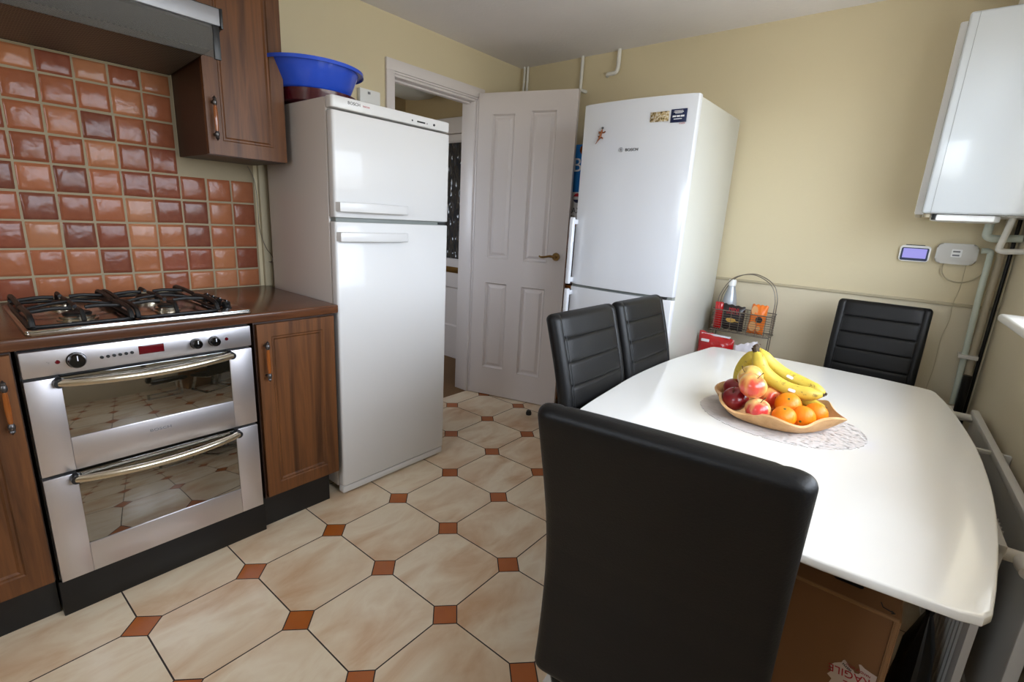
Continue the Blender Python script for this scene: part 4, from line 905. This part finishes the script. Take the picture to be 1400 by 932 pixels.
# ------------------------------------------------------------------ chairs
def chair():
    root = thing('dining_chair', 'black padded dining chair seen from behind, nearest the camera', 'chair', (0, 0, 0), 0, 'black dining chairs round the table')
    W, H0, H1, RC = .386, .445, 1.008, .020
    ctrl = [(.062, .445), (.071, .50), (.077, .57), (.080, .65), (.075, .72), (.062, .79), (.045, .855), (.020, .94), (0, 1.008)]
    def rear(z):
        for (a, za), (b2, zb) in zip(ctrl, ctrl[1:]):
            if z <= zb: t = (z - za) / (zb - za); t = t; return a + (b2 - a) * t
        return ctrl[-1][0]
    def rear_s(z): return (rear(max(z - .02, H0)) + rear(z) * 2 + rear(min(z + .02, H1))) / 4
    T0 = .050
    seams = [.935, .862, .788, .714, .640, .566]
    us = [-1, -.995, -.98, -.955, -.925, -.88, -.845, -.83, -.815, -.78, -.6, -.4, -.2, 0, .2, .4, .6, .78, .815, .83, .845, .88, .925, .955, .98, .995, 1]
    zs = set()
    for k in range(8): zs.add(H0 + RC * (1 - math.cos(k / 7 * PI / 2))); zs.add(H1 - RC * (1 - math.cos(k / 7 * PI / 2)))
    for s in seams:
        for d in (-.012, -.006, -.003, 0, .003, .006, .012): zs.add(s + d)
    z_ = H0 + .04
    while z_ < H1 - .03:
        if all(abs(z_ - q) > .01 for q in zs): zs.add(z_)
        z_ += .02
    zs = sorted(zs); bm = BM(); F, Bk = [], []
    for z in zs:
        e = 0
        if z > H1 - RC: e = (z - (H1 - RC)) / RC
        if z < H0 + RC: e = ((H0 + RC) - z) / RC
        e = min(e, 1); hw = W / 2 - RC * .9 * (1 - math.sqrt(max(0, 1 - e * e)))
        ez = math.sqrt(max(0, 1 - e ** 2))
        yr = rear_s(z); rf, rb_ = [], []
        for u in us:
            x = u * hw; d = (1 - abs(u)) * hw; k = 1
            if d < .022: k = math.sqrt(max(0, 1 - (1 - d / .022) ** 2))
            th = T0 * k * (.12 + .88 * ez) * .5
            g = 0
            if abs(u) < .83:
                for s in seams: g += .0055 * math.exp(-((z - s) / .0035) ** 2)
            g += .0045 * math.exp(-(((abs(u) - .83) * hw) / .0035) ** 2)
            pad = .004 * (1 - (u / .9) ** 2 if abs(u) < .9 else 0)
            rf.append(bm.verts.new((x, yr + T0 / 2 + th + pad * k - g * k, z))); rb_.append(bm.verts.new((x, yr + T0 / 2 - th, z)))
        F.append(rf); Bk.append(rb_)
    for G in (F, Bk):
        for A, B in zip(G, G[1:]):
            for k in range(len(us) - 1): bm.faces.new((A[k], A[k + 1], B[k + 1], B[k]))
    for k in range(len(us) - 1):
        bm.faces.new((F[0][k], F[0][k + 1], Bk[0][k + 1], Bk[0][k])); bm.faces.new((F[-1][k], F[-1][k + 1], Bk[-1][k + 1], Bk[-1][k]))
    for k in (0, -1):
        for j in range(len(zs) - 1):
            bm.faces.new((F[j][k], F[j + 1][k], Bk[j + 1][k], Bk[j][k]))
    bmesh.ops.remove_doubles(bm, verts=bm.verts[:], dist=1e-5)
    br = obj('backrest', bm, 'leather', root, local=True, ang=60)
    for s in (-1, 1):
        b_ = BM(); pts = [(s * W / 2 * .80, rear_s(z) + T0 + .0010, z) for z in [H0 + .06 + k * .02 for k in range(23)]]
        tube(b_, pts, .0008, 5); obj('stitching', b_, 'thread', br, local=True)
    b_ = BM(); prism(b_, rrect(-.204, .204, .118, .545, .05, 6), .405, .468, .018, seg=4); st = obj('seat', b_, 'leather', root, local=True, ang=60)
    b_ = BM(); prism(b_, rrect(-.18, .18, .13, .51, .03, 4), .388, .406, .002); obj('seat_base', b_, 'dark', root, local=True)
    # flat-tube floor frame
    b_ = BM(); box(b_, -.180, .180, .08, .115, 0, .02, .003); box(b_, -.180, -.140, .08, .50, 0, .02, .003); box(b_, .140, .180, .08, .50, 0, .02, .003); obj('floor_frame', b_, 'chrome', root, local=True)
    for s in (-1, 1):
        b_ = BM(); x0, x1 = (.140, .180) if s > 0 else (-.180, -.140)
        t_ = BM(); pf = [(.485, .01), (.505, .01), (.46, .398), (.44, .398)]; A = [t_.verts.new((x0, y, z)) for y, z in pf]; B = [t_.verts.new((x1, y, z)) for y, z in pf]
        t_.faces.new(A); t_.faces.new(B[::-1])
        for i in range(4): t_.faces.new((A[i], B[i], B[(i + 1) % 4], A[(i + 1) % 4]))
        join(b_, t_); box(b_, x0, x1, .10, .46, .375, .389, .002); obj('leg', b_, 'chrome', root, local=True)
    return root
def copy_tree(o, parent=None):
    c = o.copy(); COL.objects.link(c)
    if parent: c.parent = parent
    for ch in [q for q in bpy.data.objects if q.parent == o]: copy_tree(ch, c)
    return c
ch0 = chair()
places = [((-.872, 1.40, 0), -PI / 2, 1, 'black padded dining chair at the left table side, nearer of the two'),
          ((-.872, 1.812, 0), -PI / 2, 1, 'black padded dining chair at the left table side, close to the back fridge'),
          ((-.102, 2.79, 0), PI, .90, 'black padded dining chair at the far table end against the back wall')]
for p, a, s, lb in places:
    c = copy_tree(ch0); c.location = p; c.rotation_euler = (0, 0, a); c.scale = (s, 1 if s == 1 else .75, 1); c['label'] = lb
ch0.location = (-.231, .597, 0); ch0.rotation_euler = (0, 0, math.radians(7.5))

# ------------------------------------------------------------------ cardboard box under the table
cb = thing('cardboard_box', 'large brown cardboard box with a torn FRAGILE label under the table', 'box', (-.1, 1.37, 0))
BX0, BX1, BY0, BY1, BZ = -.29, .112, 1.205, 1.58, .512
bm = BM(); box(bm, BX0, BX1 - .012, BY0 + .012, BY1, .0, BZ - .006, .002); obj('carton', bm, 'card', cb)
bm = BM(); box(bm, BX0, BX1 - .003, BY0, BY1, BZ - .006, BZ, .002); lid = obj('lid_flap', bm, 'card', cb)
bm = BM(); tube(bm, [(BX0, BY0 + .003, BZ - .004), (BX1 - .004, BY0 + .003, BZ - .004)], .0045, 8); tube(bm, [(BX1 - .006, BY0 + .004, BZ - .006), (BX1 - .007, BY0 + .004, .25), (BX1 - .006, BY0 + .004, .0)], .004, 8); box(bm, BX1 - .012, BX1, BY0 + .004, BY1, 0, BZ - .006, .001); obj('folded_edge', bm, 'card_edge', cb)
bm = BM(); prism(bm, rrect(-.018, .040, 1.262, 1.278, .0075), BZ - .001, BZ + .0006); obj('hand_hole', bm, 'dark', cb)
bm = BM(); tube(bm, [(.074, 1.243, BZ + .0005), (.078, 1.228, BZ + .0005), (.098, 1.222, BZ + .0005)], .0012, 6); tube(bm, [(.093, 1.217, BZ + .0005), (.099, 1.222, BZ + .0005), (.093, 1.227, BZ + .0005)], .0012, 6); obj('printed_arrow', bm, 'print_black', cb)
yl = BY0 + .0115
# torn label: white paper with upside-down red print
bm = BM()
outl = [(-.002, .352), (.004, .362), (.011, .368), (.016, .372), (.018, .3795), (.021, .3825), (.028, .376), (.033, .369), (.040, .367), (.043, .362), (.050, .364), (.052, .368), (.050, .378), (.046, .388), (.050, .390), (.058, .385), (.070, .382), (.084, .380), (.0985, .378), (.0985, .300), (.002, .300), (.006, .318), (-.004, .325), (.002, .337)]
outl = [(x + .018, z - .030) for x, z in outl]
outl = [(min(x, .0995), z) for x, z in outl]
t_ = BM(); A = [t_.verts.new((x, yl - .0006, z)) for x, z in outl]; t_.faces.new(A); join(bm, t_); obj('torn_label', bm, 'paper', cb, 'torn white and red warning label')
def lab(txt, size, x, z, mat='print_red', rot=PI + .12, sx=1.0): obj('lettering', text_bm(txt, size, T_back(yl - .0012) @ lift(x, z) @ Matrix.Rotation(rot, 4, 'Z'), sx=sx), mat, cb)
lab('FRAGILE', .026, .058, .322, sx=.95)
lab('HANDLE WITH', .0085, .066, .343, 'print_red', PI - .1, sx=.8); lab('CARE', .022, .072, .297); lab('WITH', .008, .046, .337, 'print_black', PI - .5)
bm = BM()
rn = random.Random(5)
lathe(bm, [(0, 0), (.055, 0), (.07, .06), (.066, .18), (.05, .30), (.025, .37), (.012, .40), (.02, .43), (0, .435)], (.178, 1.46, 0), 22, wob=lambda p: Vector((p.x * (1 + .10 * math.sin(5 * math.atan2(p.y, p.x) + p.z * 20)) * .62, p.y * (1.25 + .10 * math.sin(7 * math.atan2(p.y, p.x))), p.z)))
tag(obj('bin_bag', bm, 'bin_bag'), 'crumpled black bag on the floor between the cardboard box and the radiator', 'bag')

# ------------------------------------------------------------------ wire rack with food at the back wall
rk = thing('wire_rack', 'dark wire basket rack with arched handle against the back wall', 'rack', (-.70, 2.86, 0))
RX0, RX1, RY0, RY1 = -.852, -.552, 2.775, 2.92
bm = BM()
for y_ in (2.835, 2.885):
    arch = [(RX0 + .008, y_, .02), (RX0 + .008, y_, .45), (RX0 + .008, y_, .86), (RX0 + .020, y_, .955), (RX0 + .068, y_, 1.035), (RX0 + .14, y_, 1.066), (RX0 + .20, y_, 1.060), (RX1 - .035, y_, 1.02), (RX1 - .008, y_, .955), (RX1 - .004, y_, .86), (RX1 - .008, y_, .45), (RX1 - .008, y_, .02)]
    tube(bm, smooth_path(arch, 6), .0026, 8)
obj('arched_frame', bm, 'wire', rk)
for zb, zt_ in ((.752, .865), (.498, .56), (.06, .16)):
    b_ = BM(); RY0 = 2.775 if zb > .7 else 2.695; RX0 = -.852 if zb > .7 else -.890
    for z_ in (zb, zt_): tube(b_, [(x, y, z_) for x, y in rrect(RX0, RX1, RY0, RY1, .02, 3)], .003, 8, closed=True)
    for z_ in [zb + (zt_ - zb) * k / 9 for k in range(1, 9)]: tube(b_, [(x, y, z_) for x, y in rrect(RX0, RX1, RY0, RY1, .02, 3)], .0011, 5, closed=True)
    for k in range(7):
        x_ = RX0 + .02 + (RX1 - RX0 - .04) * k / 6
        tube(b_, [(x_, RY0, zt_), (x_, RY0, zb), (x_, RY1, zb), (x_, RY1, zt_)], .0015, 5)
    for k in range(3):
        y_ = RY0 + .03 + k * .04; tube(b_, [(RX0, y_, zt_), (RX0, y_, zb), (RX1, y_, zb), (RX1, y_, zt_)], .0015, 5)
    obj('basket', b_, 'wire', rk)
# bottle
bt = thing('drinks_bottle', 'silver metal drinks bottle standing in the wire rack', 'bottle', (-.785, 2.885, .755))
bm = BM(); lathe(bm, [(0, .7555), (.034, .7555), (.037, .762), (.037, .90), (.034, .925), (.024, .965), (.019, .985), (.019, .992), (0, .992)], (-.795, 2.880, 0), 32); obj('body', bm, 'silver_bottle', bt)
bm = BM(); lathe(bm, [(0, .992), (.0185, .992), (.0185, .9955), (.020, .9965), (.020, 1.02), (.018, 1.026), (0, 1.027)], (-.795, 2.880, 0), 28); obj('cap', bm, 'pvc', bt)
def packet(name, label, cat, x0, x1, z0, z1, y, th, mat, lean=0.0, rx=0.0, seed=1):
    """pillow packet: flat crimped ends, puffed middle"""
    rn = random.Random(seed); nx, nz = 14, 14; b_ = BM(); G = []
    for s in (-1, 1):
        g = []
        for j in range(nz + 1):
            row = []
            for i in range(nx + 1):
                u, v = i / nx * 2 - 1, j / nz * 2 - 1
                puff = max(0, (1 - u ** 4)) ** .6 * max(0, (1 - abs(v) ** 3)) ** .7
                w = .002 * math.sin(u * 9 + v * 5 + seed) * (1 - .4 * puff)
                row.append((x0 + (x1 - x0) * (u + 1) / 2 - lean * (v + 1) / 2, y + s * (.0012 + th / 2 * puff) + w, z0 + (z1 - z0) * (v + 1) / 2 + rx * u + .003 * math.sin(u * 12 + seed) * (abs(v) == 1)))
            g.append([b_.verts.new(p) for p in row])
        G.append(g)
    for g in G:
        for j in range(nz):
            for i in range(nx): b_.faces.new((g[j][i], g[j][i + 1], g[j + 1][i + 1], g[j + 1][i]))
    A, B = G
    for j in range(nz):
        for i in (0, nx): b_.faces.new((A[j][i], A[j + 1][i], B[j + 1][i], B[j][i]))
    for i in range(nx):
        for j in (0, nz): b_.faces.new((A[j][i], A[j][i + 1], B[j][i + 1], B[j][i]))
    t = thing(name, label, cat, ((x0 + x1) / 2, y, z0), 0, 'food packets on the wire rack'); obj('wrapper', b_, mat, t, ang=50); return t
k1 = packet('snack_packet', 'black snack packet with red lettering in the wire rack', 'packet', -.818, -.690, .757, .895, 2.820, .045, 'black_pack', 0, -.004, 3)
obj('lettering', text_bm('MINI', .026, T_back(2.7955) @ lift(-.742, .873)), 'print_red', k1)
obj('lettering', text_bm('SNACKS', .020, T_back(2.7945) @ lift(-.742, .853)), 'print_red', k1)
bm = BM(); lathe(bm, [(0, -.001), (.017, -.001), (.017, .001), (0, .001)], (0, 0, 0), 20, T=Matrix.Translation((-.750, 2.7935, .815)) @ Matrix.Rotation(PI / 2, 4, 'X') @ Matrix.Diagonal((1.5, .7, 1, 1))); box(bm, -.73, -.71, 2.793, 2.795, .808, .813); obj('gold_motif', bm, 'print_gold', k1)
k2 = packet('snack_packet', 'orange patterned packet with a round black badge in the wire rack', 'packet', -.668, -.588, .757, .915, 2.825, .042, 'orange_pack', -.008, 0, 5)
bm = BM(); lathe(bm, [(0, -.001), (.017, -.001), (.017, .001), (0, .001)], (0, 0, 0), 24, T=Matrix.Translation((-.612, 2.8025, .838)) @ Matrix.Rotation(PI / 2, 4, 'X')); obj('badge', bm, 'black_pack', k2, 'round black badge')
bm = BM()
for cx_, cz_, r_x, r_z in ((-.640, .885, .016, .024), (-.640, .800, .018, .026), (-.61, .79, .01, .014)):
    lathe(bm, [(0, -.001), (1, -.001), (1, .0), (0, .0)], (0, 0, 0), 20, T=Matrix.Translation((cx_, 2.804 if cz_ > .82 else 2.803, cz_)) @ Matrix.Rotation(PI / 2, 4, 'X') @ Matrix.Diagonal((r_x, r_z, 1, 1)))
obj('pattern', bm, 'peach_pack', k2, 'peach coloured leaf pattern')
k3 = packet('snack_packet', 'small red and white packet at the left end of the wire rack', 'packet', -.843, -.800, .757, .905, 2.80, .022, 'red_foil', .0, 0, 9)
k4 = packet('crisp_bag', 'large red foil crisp bag on the lower tier of the rack', 'crisp bag', -.885, -.698, .505, .732, 2.735, .05, 'red_foil', 0, -.012, 11)
bm = BM(); box(bm, -.872, -.72, 2.728, 2.742, .724, .733, .001); obj('crimped_seal', bm, 'white_foil', k4)
bm = BM(); box(bm, -.862, -.82, 2.7045, 2.712, .690, .704, .001); obj('printed_flash', bm, 'print_white', k4)
k5 = packet('snack_packet', 'crumpled white foil packet beside the red crisp bag', 'packet', -.705, -.595, .500, .716, 2.73, .04, 'white_foil', -.012, .022, 13)
RX0 = -.852

# ------------------------------------------------------------------ light and camera
w = bpy.data.worlds.new('overcast_sky'); scene.world = w; w.use_nodes = True; nt = w.node_tree; bg = nt.nodes['Background']
tc = node(nt, 'ShaderNodeTexCoord'); sx = node(nt, 'ShaderNodeSeparateXYZ'); nt.links.new(tc.outputs['Generated'], sx.inputs[0])
c = ramp(nt, math_n(nt, 'ADD', math_n(nt, 'MULTIPLY', sx.outputs[2], .5), .5), [(0.0, (.40, .40, .38, 1)), (.48, (.45, .46, .44, 1)), (.52, (.76, .86, .99, 1)), (1.0, (.94, 1.0, 1.10, 1))])
nt.links.new(c, bg.inputs['Color']); bg.inputs['Strength'].default_value = 16.0
# portal over the window opening, outside the frame, so that the sky is sampled well
ld = bpy.data.lights.new('window_portal', 'AREA'); ld.shape = 'RECTANGLE'; ld.size = WS1 - WS0; ld.size_y = WZ1 - WZ0; ld.cycles.is_portal = True
lo = bpy.data.objects.new('window_portal', ld); COL.objects.link(lo)
# local frame of the lamp: -Z points into the room (-Y of the wall frame)
Tm = TR @ Matrix.Translation(((WS0 + WS1) / 2, .20, (WZ0 + WZ1) / 2)) @ Matrix(((1, 0, 0, 0), (0, 0, 1, 0), (0, -1, 0, 0), (0, 0, 0, 1)))
lo.matrix_world = Tm
ld = bpy.data.lights.new('added_rear_window_portal', 'AREA'); ld.shape = 'RECTANGLE'; ld.size = GX_1 - GX_0; ld.size_y = GZ1 - GZ0; ld.cycles.is_portal = True  # portal over the added window behind the camera
lo = bpy.data.objects.new('added_rear_window_portal', ld); COL.objects.link(lo)
lo.matrix_world = Matrix.Translation(((GX_0 + GX_1) / 2, YF - .09, (GZ0 + GZ1) / 2)) @ Matrix(((1, 0, 0, 0), (0, 0, -1, 0), (0, 1, 0, 0), (0, 0, 0, 1)))
ld = bpy.data.lights.new('added_hall_opening_portal', 'AREA'); ld.shape = 'RECTANGLE'; ld.size = .5; ld.size_y = .8; ld.cycles.is_portal = True  # portal over the opening added to brighten the hall
lo = bpy.data.objects.new('added_hall_opening_portal', ld); COL.objects.link(lo)
lo.matrix_world = Matrix.Translation((-3.35, 1.105, 1.6)) @ Matrix(((1, 0, 0, 0), (0, 0, -1, 0), (0, 1, 0, 0), (0, 0, 0, 1)))

cam = bpy.data.cameras.new('camera'); co = bpy.data.objects.new('camera', cam); COL.objects.link(co); scene.camera = co
Rm = [[0.76442108, 0.64243756, 0.05417004], [0.19618824, -0.15175496, -0.96875209], [-0.61414215, 0.75116204, -0.24204338]]
mw = Matrix(((Rm[0][0], -Rm[1][0], -Rm[2][0], 0), (Rm[0][1], -Rm[1][1], -Rm[2][1], 0), (Rm[0][2], -Rm[1][2], -Rm[2][2], 1.28606), (0, 0, 0, 1)))
co.matrix_world = mw; cam.sensor_fit = 'HORIZONTAL'; cam.sensor_width = 36; cam.lens = 667.885 / 1400 * 36; cam.clip_start = .02

vs = scene.view_settings; vs.view_transform = 'Standard'; vs.look = 'None'; vs.gamma = 1; vs.exposure = -0.15; vs.use_curve_mapping = False
scene.cycles.max_bounces = 10; scene.cycles.diffuse_bounces = 6; scene.cycles.transparent_max_bounces = 12
